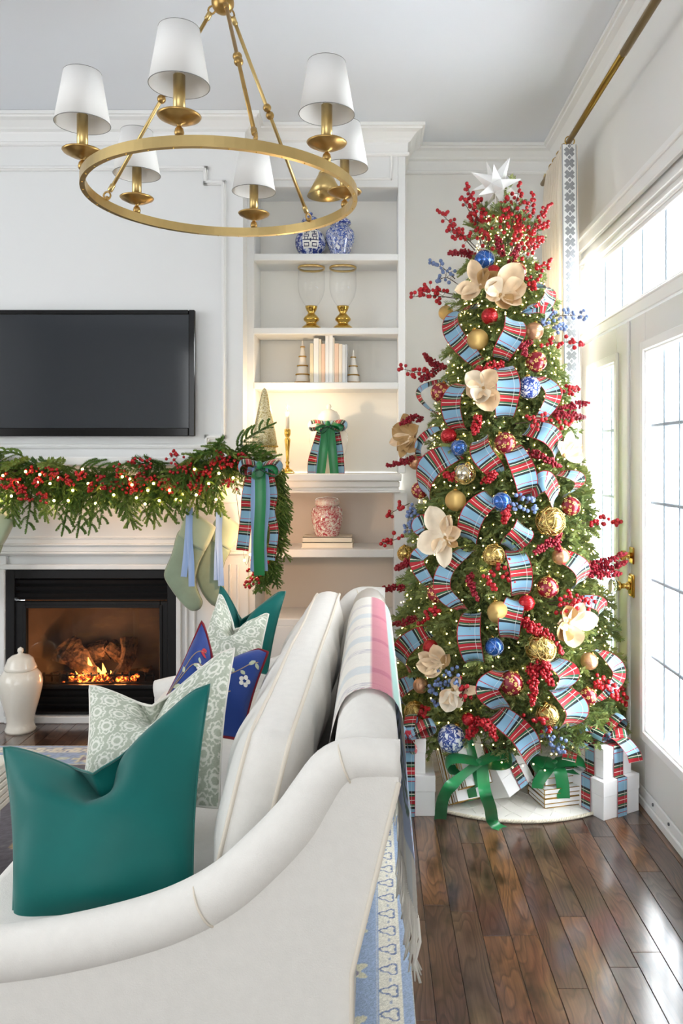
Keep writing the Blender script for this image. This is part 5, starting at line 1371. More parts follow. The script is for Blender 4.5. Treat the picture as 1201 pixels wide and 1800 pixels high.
RIB = [([(826, 532), (802, 558), (805, 592), (832, 632)], 36, 'long tartan loop at upper left, left of the upper gold glitter ball', .05), ([(906, 553), (902, 590), (880, 624)], 40, 'wide tartan loop at upper right, right of the upper gold glitter ball', .5),
 ([(885, 636), (893, 680), (888, 728)], 42, 'broad tartan loop hanging right of the middle magnolia', .75), ([(806, 668), (800, 710), (797, 752)], 38, 'broad tartan loop hanging left of the middle magnolia', .3),
 ([(945, 655), (966, 695), (954, 738)], 30, 'narrow tartan loop curling below the upper blue and white ball', .1), ([(925, 498), (958, 510), (952, 540), (930, 545)], 26, 'small tartan curl at the right of the top magnolia', .2),
 ([(925, 540), (955, 548), (958, 572)], 24, 'small tartan loop above the pale rose gold ball', .6), ([(768, 665), (747, 692), (752, 724)], 24, 'dark tartan loop at the left edge beside a burgundy floral ball', .0),
 ([(760, 748), (746, 785), (738, 818)], 22, 'narrow tartan strip beside the left magnolia', .7), ([(840, 765), (850, 800), (874, 830)], 40, 'tartan loop left of the pinkish red floral ball', .85),
 ([(795, 790), (762, 826), (738, 874)], 46, 'wide slanting tartan loop at left above the plain gold ball', .55), ([(900, 780), (918, 830), (932, 874)], 42, 'long slanting tartan loop below the pinkish red floral ball', .35),
 ([(930, 872), (955, 848), (985, 888)], 38, 'tartan loop folding right toward the right edge red floral ball', .0), ([(930, 750), (962, 768), (990, 800)], 36, 'slanting tartan loop at right under the bright berry branch', .1),
 ([(866, 868), (838, 902), (816, 948)], 44, 'tartan loop slanting between the plain gold ball and blue snowflake ball', .6), ([(925, 918), (915, 942), (892, 962)], 38, 'short tartan loop below the blue berries in the middle', .4),
 ([(904, 962), (914, 1002), (918, 1046)], 40, 'long tartan loop right of the hanging red berry bunch', .3), ([(766, 958), (742, 984), (752, 1034)], 32, 'tartan loop at left below the big cream magnolia leaf', .1),
 ([(818, 962), (790, 1000), (784, 1040), (806, 1072)], 34, 'long wavy tartan loop hanging under the big cream magnolia', .6), ([(990, 972), (1014, 1000), (1026, 1030)], 36, 'tartan loop reaching the right edge by the long dark berry spray', .05),
 ([(992, 828), (1010, 845), (1010, 868)], 26, 'small tartan loop behind the right edge red floral ball', .3), ([(826, 1075), (828, 1120), (832, 1168)], 42, 'broad tartan loop left of the large plain gold ball', .0),
 ([(908, 1050), (896, 1090), (896, 1124)], 40, 'tartan loop just right of the large plain gold ball', .6), ([(742, 1108), (716, 1144), (704, 1176)], 36, 'tartan loop at lower left by the sofa throw', .2),
 ([(726, 1192), (706, 1220), (712, 1248)], 32, 'tartan loop at the lower left edge beside the copper mesh ball', .5), ([(880, 1178), (858, 1212), (884, 1250)], 40, 'tartan loop curling left of the large burgundy ball', .2),
 ([(870, 1252), (915, 1288), (944, 1338)], 44, 'long tartan loop sweeping down to the gifts at the bottom middle', .3), ([(975, 1160), (994, 1185), (990, 1216)], 40, 'upper half of the double tartan loop at lower right', .6),
 ([(988, 1210), (1008, 1248), (1000, 1284)], 44, 'lower half of the double tartan loop at lower right', .9), ([(1062, 1140), (1078, 1185), (1058, 1236)], 28, 'dark tartan loop at the far lower right edge', .1),
 ([(1028, 1052), (1048, 1066), (1054, 1092)], 26, 'tartan loop behind the lower right magnolia', .5), ([(768, 905), (744, 925), (752, 952)], 30, 'tartan loop peeking out behind the big cream magnolia', .8)]
for a in RIB: ribbon_piece(*a)

# ---------------------------------------------------------------- magnolias
MAG = M('champagne_magnolia_petal', 'ecd0aa', .5, sheen=.3, var=.1, vscale=30); MAG2 = M('tan_magnolia_leaf', 'bc9660', .5, sheen=.2, var=.15, vscale=30); MAGW = M('pale_magnolia_petal', 'f1e2c9', .5, sheen=.3, var=.06, vscale=30)
nt = MAG.node_tree
def petal(c, d, n, L, W, cup, mat, o):
    d = Vector(d).normalized(); n = Vector(n).normalized(); s = d.cross(n).normalized(); n = s.cross(d)
    def f(u, v):
        x = (u-.5)*2; wv = W*.5*abs(math.sin(PI*min(1, v**1.15)))**.58
        wv = max(wv, .003)
        return c+d*(L*v)+s*(x*wv)+n*(cup*L*(v*v*.55)+cup*.9*W*(x*x)*math.sin(PI*v)-.006*math.cos(x*PI)*v+.004*math.sin(v*9+x*3))
    mb = MB().grid(f, 8, 10, uv=False)
    part('petal', mb, mat, o)
def magnolia(px, py, petals, label):
    c = tsurf(px, py, 1.0, .03); nrm = (tnorm(c)+Vector((0, -.9, 0))).normalized(); rt = Vector((1, 0, 0))-nrm*nrm.x; rt.normalize(); up = nrm.cross(rt); up = up if up.z > 0 else -up
    o = thing('magnolia', label, 'flower', c-Vector((0, 0, .04)), 'magnolia flowers on the tree')
    for deg, Lp, Wp, cup, m_ in petals:
        a = math.radians(deg); d = rt*math.cos(a)+up*math.sin(a); k = c.y/F
        petal(c, d+nrm*.22, nrm, Lp*k, Wp*k, cup, m_, o)
    part('calyx', MB().ball(c, .009, 10, 6), MAG2, o)
magnolia(845, 505, [(105, 50, 28, .25, MAG), (190, 46, 26, .3, MAG), (215, 40, 28, .2, MAG), (20, 44, 26, .4, MAG2), (60, 34, 22, .5, MAG2)], 'left half of the top magnolia pair, under the blue ball')
magnolia(880, 518, [(55, 62, 46, .2, MAG), (10, 48, 42, .3, MAG), (140, 34, 38, .4, MAGW), (200, 30, 30, .5, MAG), (290, 36, 34, .4, MAG2), (325, 46, 26, .4, MAG)], 'right half of the top magnolia pair, with the largest petals')
magnolia(850, 682, [(50, 38, 34, .35, MAG), (140, 40, 34, .35, MAGW), (205, 34, 36, .4, MAG), (260, 36, 36, .7, MAGW), (290, 52, 44, .3, MAG), (330, 30, 28, .5, MAG)], 'cream magnolia in the upper middle between two tartan loops')
magnolia(726, 768, [(100, 44, 30, .2, MAG2), (150, 42, 34, .3, MAG2), (190, 44, 24, .3, MAG), (225, 36, 24, .3, MAG2), (250, 44, 24, .3, MAG2), (30, 30, 24, .4, MAG2), (300, 40, 34, .3, MAG2)], 'tan magnolia leaves sticking out at the left edge')
magnolia(992, 800, [(80, 44, 22, .2, MAGW), (30, 36, 24, .2, MAG), (-10, 34, 26, .3, MAGW), (130, 30, 20, .4, MAG)], 'yellowish magnolia at the right edge before the curtain')
magnolia(783, 945, [(112, 62, 42, .18, MAGW), (200, 52, 44, .2, MAGW), (70, 44, 24, .4, MAG), (20, 38, 28, .4, MAG), (275, 56, 30, .25, MAGW), (240, 34, 26, .4, MAG), (330, 34, 18, .4, MAG2)], 'big cream magnolia at left of centre')
magnolia(1000, 1095, [(60, 44, 26, .3, MAGW), (10, 52, 34, .2, MAGW), (110, 36, 30, .4, MAG2), (270, 44, 40, .3, MAG), (225, 40, 34, .3, MAG2), (180, 28, 24, .4, MAG)], 'magnolia at lower right beside a red berry spray')
magnolia(780, 1172, [(110, 44, 30, .2, MAG), (150, 50, 26, .25, MAG), (175, 48, 30, .3, MAG), (205, 36, 20, .4, MAG), (60, 30, 18, .5, MAG2)], 'upper lower-left magnolia with blue berries at its right')
magnolia(796, 1212, [(255, 40, 34, .2, MAGW), (230, 30, 26, .3, MAG), (5, 56, 18, .25, MAG), (60, 32, 18, .4, MAG), (300, 34, 26, .3, MAGW)], 'lower lower-left magnolia above the blue and white ball')

# ---------------------------------------------------------------- berry picks
def pick(kind, pts, label, n=None, free=True):
    base = tsurf(pts[0][0], pts[0][1], .95, .0); m_ = {'round': BERRY, 'dense': BERRYD, 'bright': BERRY, 'blue': BERRYB}[kind]
    q = [base]
    for i, (a, b) in enumerate(pts[1:]):
        p = tsurf(a, b, 1.0, .035)
        onsurf = math.hypot(p.x-TX, p.y-TY) < trad(p.z)+.06
        q.append(p if onsurf else P(a, b, base.y-.03))
    sp = spline(q, 24); o = thing('berry_pick', label, 'berries', Vector((base.x, base.y, min(p.z for p in sp))), {'blue': 'blue berry picks on the tree'}.get(kind, 'red berry picks on the tree'))
    st = MB().tube(sp, [.0022-.0012*i/24 for i in range(25)], 5); be = MB(); rq = random.Random(len(label)*7+int(pts[0][0]))
    L_ = sum((b-a).length for a, b in zip(sp, sp[1:]))
    if kind in ('round', 'blue'):
        r0 = .0088 if kind == 'round' else .0078; n = n or int(L_/.0125)+3
        for i in range(n):
            t = .25+.75*(i+.5)/n; k = min(23, int(t*24)); p = sp[k].lerp(sp[k+1], t*24-k); d = Vector((rq.gauss(0, 1), rq.gauss(0, 1)-.4, rq.gauss(0, 1)+.2)).normalized(); l = rq.uniform(.014, .046)*(1.2-t*.7)
            e = p+d*l; st.tube([p, p.lerp(e, .6)+Vector((0, 0, .002)), e], .0009, 4); be.ball(e, r0*rq.uniform(.85, 1.12), 9, 7)
        be.ball(sp[-1], r0, 9, 7)
    else:
        r0 = .0058 if kind == 'dense' else .0066; n = n or int(L_/.0019)+12
        for i in range(n):
            t = .12+.88*(i+.5)/n; k = min(23, int(t*24)); p = sp[k].lerp(sp[k+1], t*24-k); d = Vector((rq.gauss(0, 1), rq.gauss(0, 1)-.3, rq.gauss(0, 1))).normalized(); w_ = (.022 if kind == "bright" else .019)*math.sin(PI*min(1, .15+t*.8))**.6
            be.ball(p+d*w_*rq.uniform(.5, 1), r0*rq.uniform(.8, 1.15), 7, 5)
    part('stem', st, TWIGM, o, stuff=True); part('berries', be, m_, o, stuff=True)
top = [((835, 440), (800, 400), (773, 373), 'leftmost spray of the red berry fan at the top of the tree'), ((842, 440), (815, 415), (786, 406), 'low left spray of the top red berry fan'), ((846, 432), (835, 370), (822, 327), 'tall left spray of the top red berry fan, beside the star'),
 ((852, 430), (832, 385), (812, 347), 'second tall left spray of the top berry fan'), ((860, 430), (855, 390), (846, 352), 'centre left spray of the top berry fan under the star'), ((885, 430), (886, 385), (893, 348), 'centre right spray of the top berry fan'), ((892, 432), (905, 370), (915, 322), 'tall right spray of the top berry fan'),
 ((900, 435), (922, 385), (938, 343), 'second tall right spray of the top berry fan'), ((905, 440), (940, 390), (964, 362), 'long right spray of the top berry fan reaching the curtain'), ((908, 445), (940, 410), (964, 390), 'right spray of the top berry fan just below the longest one'), ((908, 452), (935, 435), (948, 420), 'low right spray of the top berry fan'),
 ((862, 445), (852, 412), (840, 385), 'short middle left spray of the top berry fan'), ((895, 450), (908, 420), (914, 395), 'short middle right spray of the top berry fan')]
for a, b, c, l in top: pick('round', [a, b, c], l, 20)
PK = [('dense', [(850, 460), (820, 445), (788, 445)], 'dark red berry tuft at the top left under the fan'), ('dense', [(885, 455), (880, 435), (872, 415)], 'dark berry cluster in the middle of the top fan'), ('dense', [(895, 465), (905, 448), (912, 430)], 'dark berry cluster at the right of the top blue ball'),
 ('round', [(910, 530), (935, 490), (966, 458)], 'berry spray rising at the right of the top magnolia'), ('round', [(806, 525), (765, 520), (723, 522)], 'long thin berry spray at the upper left edge'), ('round', [(800, 518), (760, 510), (742, 511)], 'short berry spray above the long one at the upper left edge'),
 ('round', [(775, 650), (740, 655), (706, 648)], 'sparse berry spray at left, pointing at the bookcase books'), ('dense', [(790, 650), (765, 640), (745, 622)], 'dark dense berry cluster at the left beside the long tartan loop'), ('dense', [(772, 648), (752, 662), (738, 668)], 'lower dark berry cluster at the left edge by sparse berries'),
 ('bright', [(890, 640), (860, 645), (836, 652)], 'small bright berry row above the middle magnolia'), ('dense', [(935, 600), (920, 610), (925, 625)], 'dark berry cluster below the pale rose gold ball'), ('round', [(940, 612), (980, 602), (1021, 602)], 'long berry spray at the upper right crossing the curtain band'),
 ('round', [(978, 692), (1000, 690), (1016, 682)], 'tiny sparse berry spray at right beside the red hatched ball'), ('dense', [(965, 730), (1000, 715), (1034, 708)], 'dark berry spray at the right edge crossing the curtain'), ('dense', [(968, 728), (1000, 730), (1028, 734)], 'lower twin of the dark berry spray at the right edge'),
 ('round', [(905, 745), (950, 740), (1002, 745)], 'bright berry branch lying above the slanting right tartan loop'), ('dense', [(745, 738), (725, 735), (704, 745)], 'thin dark berry sprig at left above the tan magnolia'), ('bright', [(842, 730), (838, 745), (834, 762)], 'small bright berry bunch under the middle magnolia'),
 ('dense', [(735, 800), (710, 812), (680, 818)], 'dark berry spray at left below the tan magnolia'), ('dense', [(925, 790), (955, 805), (985, 820)], 'thick dark berry spike right of the long slanting tartan loop'), ('bright', [(808, 845), (795, 838), (780, 834)], 'bright berry bunch left of the openwork mirrored ball'),
 ('bright', [(848, 850), (862, 838), (872, 830)], 'bright berry bunch right of the openwork mirrored ball'), ('round', [(720, 885), (700, 895), (684, 904)], 'thin berry sprig at the left edge level with the red jar'), ('round', [(705, 945), (690, 950), (670, 956)], 'sparse berry sprig at the left edge level with the lower shelf'),
 ('bright', [(890, 885), (892, 900), (886, 918)], 'bright berry bunch in front of the middle blue snowflake ball'), ('round', [(1020, 920), (1055, 915), (1092, 917)], 'sparse berry spray at right reaching the french door'), ('dense', [(1010, 1000), (1055, 990), (1100, 972)], 'long dark berry spray at right above the glass door knob'),
 ('dense', [(1015, 1005), (1060, 1000), (1102, 988)], 'middle one of the long dark berry sprays near the door knob'), ('dense', [(1015, 1000), (1050, 1010), (1090, 1008)], 'lowest of the long dark berry sprays near the door knob'), ('dense', [(980, 945), (965, 955), (940, 972)], 'dark berry cluster under the large gold scrolled ball'), ('dense', [(985, 935), (978, 952), (985, 970)], 'dark berry tuft touching the large gold scrolled ball'),
 ('round', [(868, 985), (865, 1010), (866, 1035)], 'bright round berries hanging below the shiny gold ball'), ('round', [(880, 990), (893, 1000), (895, 1020)], 'bright round berries right of the shiny gold ball'), ('dense', [(832, 1005), (828, 1025), (840, 1055)], 'dark berry bunch left of the hanging round berries'), ('dense', [(730, 985), (715, 990), (695, 1000)], 'dark berry cluster at the left edge below the wired ball'),
 ('dense', [(720, 1030), (690, 1034), (664, 1038)], 'dark berry spray at left just above the sofa back'), ('dense', [(735, 1085), (715, 1092), (693, 1098)], 'dark berry bunch beside the sofa throw'), ('round', [(735, 1090), (750, 1082), (768, 1074)], 'small round red berries right of the throw'),
 ('round', [(962, 1058), (1005, 1052), (1048, 1056)], 'long round berry spray above the lower right magnolia'), ('round', [(965, 1062), (995, 1066), (1035, 1072)], 'second round berry spray above the lower right magnolia'), ('bright', [(920, 1095), (940, 1105), (960, 1115), (990, 1150)], 'long bright berry branch over the large gold wire ball'), ('bright', [(915, 1088), (930, 1098), (940, 1112)], 'bright berry tuft at the start of the lower right berry branch'),
 ('bright', [(930, 1165), (938, 1195), (936, 1238)], 'bright berry branch hanging straight down at lower right'), ('bright', [(930, 1168), (955, 1182), (972, 1204)], 'bright berry branch slanting beside the double tartan loop'), ('bright', [(935, 1160), (955, 1165), (968, 1175)], 'short bright berry sprig above the double tartan loop'),
 ('round', [(1035, 1195), (1070, 1205), (1108, 1222)], 'berry spray at the far lower right reaching past the tree'), ('round', [(1040, 1200), (1070, 1215), (1100, 1236)], 'lower berry spray at the far lower right'), ('bright', [(830, 1265), (855, 1272), (872, 1300)], 'bright berry cluster right of the large blue and white ball'), ('bright', [(835, 1268), (830, 1285), (822, 1296)], 'bright berry sprig touching the large blue and white ball'),
 ('round', [(915, 1265), (945, 1262), (962, 1285)], 'round red berries above the sweeping lowest tartan loop'), ('round', [(735, 1240), (748, 1255), (742, 1278)], 'small red berries in front of the lower left wire ball'), ('round', [(825, 1200), (818, 1210), (812, 1222)], 'tiny red berry sprig beside the low magnolia'),
 ('blue', [(800, 490), (780, 472), (756, 462)], 'blue berry sprig at the top left edge'), ('blue', [(806, 500), (785, 488), (768, 494)], 'lower blue berry sprig at the top left edge'), ('blue', [(930, 570), (985, 555), (1032, 556)], 'long blue berry branch at the upper right crossing the curtain'), ('blue', [(940, 565), (970, 570), (992, 580)], 'short blue berry sprig under the long blue branch'),
 ('blue', [(745, 910), (725, 920), (712, 935)], 'blue berry bunch at the left edge'), ('blue', [(735, 895), (725, 900), (718, 908)], 'small blue berry bunch above the left edge bunch'), ('blue', [(895, 880), (915, 890), (940, 900)], 'blue berries right of the middle blue snowflake ball'), ('blue', [(905, 872), (925, 880), (938, 880)], 'upper blue berry sprig right of the middle snowflake ball'),
 ('blue', [(800, 1170), (795, 1185), (808, 1205)], 'blue berry bunch right of the low magnolia'), ('blue', [(800, 1180), (775, 1200), (755, 1215)], 'blue berry sprig between the two low magnolias'), ('blue', [(795, 1190), (775, 1220), (765, 1238)], 'blue berry sprig hanging below the low magnolias'), ('blue', [(960, 1275), (962, 1290), (968, 1308)], 'blue berry bunch at the bottom right under round red berries'), ('blue', [(985, 1275), (982, 1300), (984, 1322)], 'lowest blue berries, above the green bowed gift')]
for a in PK: pick(*a)
# ================================================================ TREE SKIRT AND GIFTS
SK = .525
sk = thing('tree_skirt', 'white quilted round tree skirt with a rope edge under the gifts', 'tree skirt', (TX, TY, 0))
QUILT = M('quilted_cream_cloth', 'efece4', .9, sheen=.2)
part('cloth', MB().lathe([(.1, .012), (.3, .011), (SK-.02, .011), (SK, .006), (SK, .001), (0, .001)], (TX, TY, 0), 72), QUILT, sk)
qb = MB()
for i in range(36):
    for sg in (1, -1):
        a0 = 2*PI*i/36; pts = []
        for t in range(7):
            r = .2+(SK-.03-.2)*t/6; a = a0+sg*.5*t/6; pts.append((TX+r*math.cos(a), TY+r*math.sin(a), .0112))
        qb.tube(pts, .0016, 4)
part('quilting', qb, QUILT, sk, stuff=True)
rb = MB()
for s_ in range(2): rb.tube([(TX+(SK+.003*math.cos(t*170+s_*PI))*math.cos(t), TY+(SK+.003*math.cos(t*170+s_*PI))*math.sin(t), .0075+.003*math.sin(t*170+s_*PI)) for t in [2*PI*i/1400 for i in range(1400)]], .0042, 5, closed=True)
part('rope_edge', rb, M('cream_rope', 'e6ddc8', .9), sk, stuff=True)

def gift(c, sz, yaw, label, lid=.4, rot=None, edged=False, e=.0015, group=None):
    """white box with a lid; c = centre of the bottom; sz = (w, d, h)"""
    T = Matrix.Translation(c) @ (rot.to_4x4() if rot is not None else Matrix.Rotation(yaw, 4, 'Z')); w_, d_, h_ = sz
    o = thing('gift_box', label, 'gift box', c, group or 'white gift boxes under the tree')
    lh = h_*lid
    part('base', MB().bbox((-w_/2+.002, -d_/2+.002, 0), (w_/2-.002, d_/2-.002, h_-lh+.004), e, T), BOXW, o)
    part('lid', MB().bbox((-w_/2, -d_/2, h_-lh), (w_/2, d_/2, h_), e, T), BOXW, o)
    if edged:
        g = MB(); q = .0017
        for z_ in (h_, h_-lh, .002):
            k = 0 if z_ > .01 else .002
            P4 = [T @ Vector((a*(w_/2-k), b*(d_/2-k), z_)) for a, b in ((1, 1), (-1, 1), (-1, -1), (1, -1))]
            for a, b in zip(P4, P4[1:]+P4[:1]): g.tube([a, b], q, 4)
        for a, b in ((1, 1), (-1, 1), (-1, -1), (1, -1)): g.tube([T @ Vector((a*w_/2, b*d_/2, 0.003)), T @ Vector((a*w_/2, b*d_/2, h_))], q, 4)
        part('gold_edge', g, GOLDE, o, stuff=True)
    return o, T
def wrap(T, w_, d_, hts, x0, wd, mat, o, along='y', off=.0025):
    """band around a stack: hts = list of (half depth, z0, z1) from the floor up"""
    pts = []
    for hd, z0, z1 in hts: pts += [(-hd-off, z0), (-hd-off, z1+off*0)]
    up = pts[:]; pts = up+[(-a, b) for a, b in reversed(up)]
    fine = []
    for (a, b), (c_, d2) in zip(pts, pts[1:]):
        n = max(1, int(math.hypot(c_-a, d2-b)/.02))
        for i in range(n): fine.append((a+(c_-a)*i/n, b+(d2-b)*i/n))
    fine.append(pts[-1])
    fine = [(a, b+(off if abs(b-hts[-1][2]) < 1e-6 else 0)) for a, b in fine]
    if along == 'y': P3 = [T @ Vector((x0, a, b)) for a, b in fine]; sd = (T.to_3x3() @ Vector((1, 0, 0)))
    else: P3 = [T @ Vector((a, x0, b)) for a, b in fine]; sd = (T.to_3x3() @ Vector((0, 1, 0)))
    part('band', ribbon(MB(), P3, sd, wd, rep=.12), mat, o)
def bow_on(o, c, spec, mat, kr=.012):
    for d, ln, up, h, wd in spec: part('loop', ribbon(MB(), loop_pts(c, d, ln, up, h), Vector(d).cross(Vector(up)), wd, rep=.12, bow=.003), mat, o)
    part('knot', MB().ball(c, kr, 12, 8, (1.1, .9, 1)), mat, o)

# A: two boxes behind the sofa, tartan band and bow
zf = .0
a1 = Vector((.12, 3.135, 0.0)); gift(a1, (.24, .2, .155), 0, 'lower white gift box of the left stack, next to the sofa'); 
a2 = Vector((.105, 3.135, .1555)); gift(a2, (.2, .17, .135), 0, 'upper white gift box of the left stack, next to the sofa')
T = Matrix.Translation((.135, 3.135, 0)); o = thing('gift_ribbon', 'tartan ribbon and bow tied around the left gift stack by the sofa', 'ribbon', (.135, 3.03, 0))
wrap(T, 0, 0, [(.1, .0, .155), (.085, .156, .2905)], .0, .055, PLAID, o)
kc = Vector((.135, 3.05, .305)); bow_on(o, kc, [((-1, .1, .5), .1, (.2, -.3, 1), .055, .06), ((1, .1, .35), .11, (-.2, -.3, 1), .055, .06), ((.3, -.5, -.75), .07, (1, 0, .3), .04, .055), ((.2, .6, .5), .08, (0, .5, 1), .05, .055)], PLAID, .018)

# B: leaning pile of four gold-edged boxes with a green satin bow
u_ = Vector((.906, .423, 0)); v_ = Vector((-.21, .45, .868)).normalized(); n_ = u_.cross(v_).normalized()
RB = Matrix((u_, v_, n_)).transposed(); O = P(806, 1430, 3.03)-n_*.09; O.z = .0135
t = 0.
for k, (w_, d_, h_, du, dv, lab) in enumerate(((.135, .235, .042, .0, .0, 'rearmost and largest gold-edged box of the leaning pile'), (.135, .235, .042, 0, 0, 'second large gold-edged box of the leaning pile'), (.115, .185, .036, .012, .04, 'third, smaller gold-edged box of the leaning pile'), (.115, .185, .036, .012, .04, 'front small gold-edged box of the leaning pile, under the green bow'))):
    c = O+u_*(w_/2+du)+v_*(d_/2+dv)+n_*t; gift(c, (w_, d_, h_), 0, lab, .5, RB, True, group='gold edged boxes under the tree'); t += h_+.0006
fc = O+u_*.085+v_*.115+n_*(t+.012); o = thing('ribbon_bow', 'long emerald satin bow with trailing tails on the leaning gift pile', 'bow', Vector((fc.x, fc.y, .013)))
bow_on(o, fc, [((-1, -.15, .0), .13, (.1, -.45, 1), .08, .05), ((1, -.1, .18), .125, (-.1, -.45, 1), .08, .05)], SATING, .016)
def tl(pts, wd=.045, mat=SATING, oo=None, sd=(1, 0, 0)): part('tail', ribbon(MB(), spline(pts, 26), sd, wd, bow=.003), mat, oo)
tl([fc, P(800, 1374, 2.9), P(780, 1402, 2.9), P(774, 1441, 2.985)], .045, oo=o)
tl([fc+Vector((.01, 0, 0)), P(852, 1388, 2.87), P(862, 1420, 2.88), P(868, 1446, 2.94), P(890, 1460, 2.93)], .045, oo=o, sd=[(1, .0, .0)]*20+[(.7, .7, 0)]*7)
part('band', ribbon(MB(), [O+u_*.07-v_*.003+n_*-.0+n_*q for q in (0, .04, .084)]+[O+u_*.07+v_*.036+n_*(.087), O+u_*.07+v_*.037+n_*(t+.002), O+u_*.07+v_*.13+n_*(t+.002), O+u_*.07+v_*.226+n_*(t+.002)], u_, .04), SATING, o)

# C: tilted white box with tartan band
RC = Euler((math.radians(-24), math.radians(-16), math.radians(38)), 'XYZ').to_matrix()
cc = Vector((.545, 3.14, .062)); gift(cc, (.15, .15, .125), 0, 'plain white gift box tilted against the others, tartan band across it', .45, RC)
T = Matrix.Translation(cc) @ RC.to_4x4(); o = thing('gift_ribbon', 'tartan ribbon and bow on the tilted white gift box', 'ribbon', cc)
wrap(T, 0, 0, [(.075, .0, .125)], .01, .045, PLAID, o)
kc = T @ Vector((.01, 0, .14)); bow_on(o, kc, [((-1, -.3, .3), .085, (.2, -.4, 1), .045, .045), ((.9, -.1, .6), .08, (-.3, -.4, 1), .045, .045), ((-.6, -.6, -.35), .08, (.5, -.3, 1), .035, .045)], PLAID, .014)

# D: flat gold-edged boxes with a green bow
yd = math.radians(15)
dd = Vector((.725, 3.16, .0125))
gift(dd, (.165, .14, .036), yd, 'bottom gold-edged box of the small green bowed stack', .5, None, True, group='gold edged boxes under the tree')
gift(dd+Vector((0, 0, .0365)), (.165, .14, .036), yd, 'middle gold-edged box of the small green bowed stack', .5, None, True, group='gold edged boxes under the tree')
gift(dd+Vector((-.005, .01, .073)), (.125, .1, .06), yd, 'top small gold-edged box of the green bowed stack', .5, None, True, group='gold edged boxes under the tree')
kc = dd+Vector((-.005, -.01, .147)); o = thing('ribbon_bow', 'emerald satin bow on the small gold-edged stack in the middle right', 'bow', kc-Vector((0, 0, .012)))
bow_on(o, kc, [((-1, -.35, -.05), .095, (.1, -.5, 1), .06, .06), ((1, -.3, .05), .12, (-.1, -.4, 1), .06, .06)], SATING, .015)
tl([kc, kc+Vector((.01, -.045, -.01)), kc+Vector((.018, -.062, -.06)), kc+Vector((.02, -.066, -.112))], .05, oo=o)
tl([kc, kc+Vector((-.04, -.045, -.01)), kc+Vector((-.075, -.06, -.05)), kc+Vector((-.08, -.062, -.075))], .045, oo=o)

# E: two boxes by the door, tartan band and bow
ye = math.radians(29); e1 = Vector((.89, 3.165, .0)); ce, se = math.cos(ye), math.sin(ye)
fc_ = Vector((.8695, 2.994, 0)); ce1 = fc_+Vector((ce*.095-se*.1*-1*-1, se*.095+ce*.1, 0)); ce1 = fc_+Vector((ce, se, 0))*.095+Vector((-se, ce, 0))*.1
gift(ce1, (.19, .2, .145), ye, 'lower white gift box of the right stack beside the door'); ce2 = ce1+Vector((0.0, .0, .1455))
gift(ce2, (.15, .16, .115), ye, 'upper white gift box of the right stack beside the door')
T = Matrix.Translation(ce1) @ Matrix.Rotation(ye, 4, 'Z'); o = thing('gift_ribbon', 'tartan ribbon with a big bow around the right gift stack by the door', 'ribbon', ce1)
wrap(T, 0, 0, [(.1, .0, .145), (.08, .146, .261)], .0, .05, PLAID, o); wrap(T, 0, 0, [(.095, .0, .145), (.075, .146, .261)], -.01, .05, PLAID, o, 'x', .004)
kc = ce1+Vector((0, -.01, .275)); bow_on(o, kc, [((-1, -.3, .3), .12, (.1, -.3, 1), .07, .06), ((.9, .2, .75), .11, (-.4, -.3, 1), .06, .055), ((-.5, -.7, .4), .08, (.5, .2, 1), .05, .055), ((1, -.2, .1), .09, (0, -.4, 1), .05, .055)], PLAID, .018)
tl([kc, kc+Vector((.05, -.05, .01)), kc+Vector((.085, -.09, -.025)), kc+Vector((.095, -.1, -.06))], .055, PLAID, o)
tl([kc, kc+Vector((-.08, -.03, .0)), kc+Vector((-.135, -.05, -.03)), kc+Vector((-.15, -.055, -.075))], .055, PLAID, o)

# ================================================================ GARLAND ON THE MANTEL
GF = M('cedar_garland_green', '45682c', .55); nt = GF.node_tree; b = nt.nodes['Principled BSDF']
oi = nt.nodes.new('ShaderNodeObjectInfo'); ge = nt.nodes.new('ShaderNodeNewGeometry'); rp = ramp(nt, [(0, '41622f'), (.4, '5d8038'), (.75, '7a9646'), (1, '9aa658')])
nt.links.new(math_node(nt, 'ADD', math_node(nt, 'MULTIPLY', oi.outputs['Random'], .7), math_node(nt, 'MULTIPLY', ge.outputs['Random Per Island'], .3)), rp.inputs[0]); nt.links.new(rp.outputs[0], b.inputs['Base Color'])
GS = [needle_mesh('sprig', .2, 9, .02, 11, .5, dens=.005, wd=.0034), needle_mesh('sprig', .22, 12, .013, 12, 1.3, .5, dens=.0038, wd=.0042), needle_mesh('sprig', .22, 12, .013, 13, 1.5, .45, dens=.0038, wd=.0042)]
for me in GS: me.materials.clear(); me.materials.append(GF)
gl = thing('garland', 'evergreen garland with red berries and warm lights draped along the mantel', 'garland', (-1.4, 3.95, 1.38))
gp = [P(-160, 808, 3.95), P(-60, 822, 3.93), P(40, 828, 3.92), P(140, 838, 3.91), P(230, 842, 3.91), P(310, 825, 3.91), P(380, 812, 3.91), P(440, 812, 3.91), P(478, 815, 3.9), P(492, 850, 3.88), P(488, 905, 3.88), P(474, 960, 3.88), P(455, 1000, 3.88)]
gs = spline(gp, 120); rr = random.Random(33)
part('vine', MB().tube(gs, .009, 6), BARK, gl)
k = 0
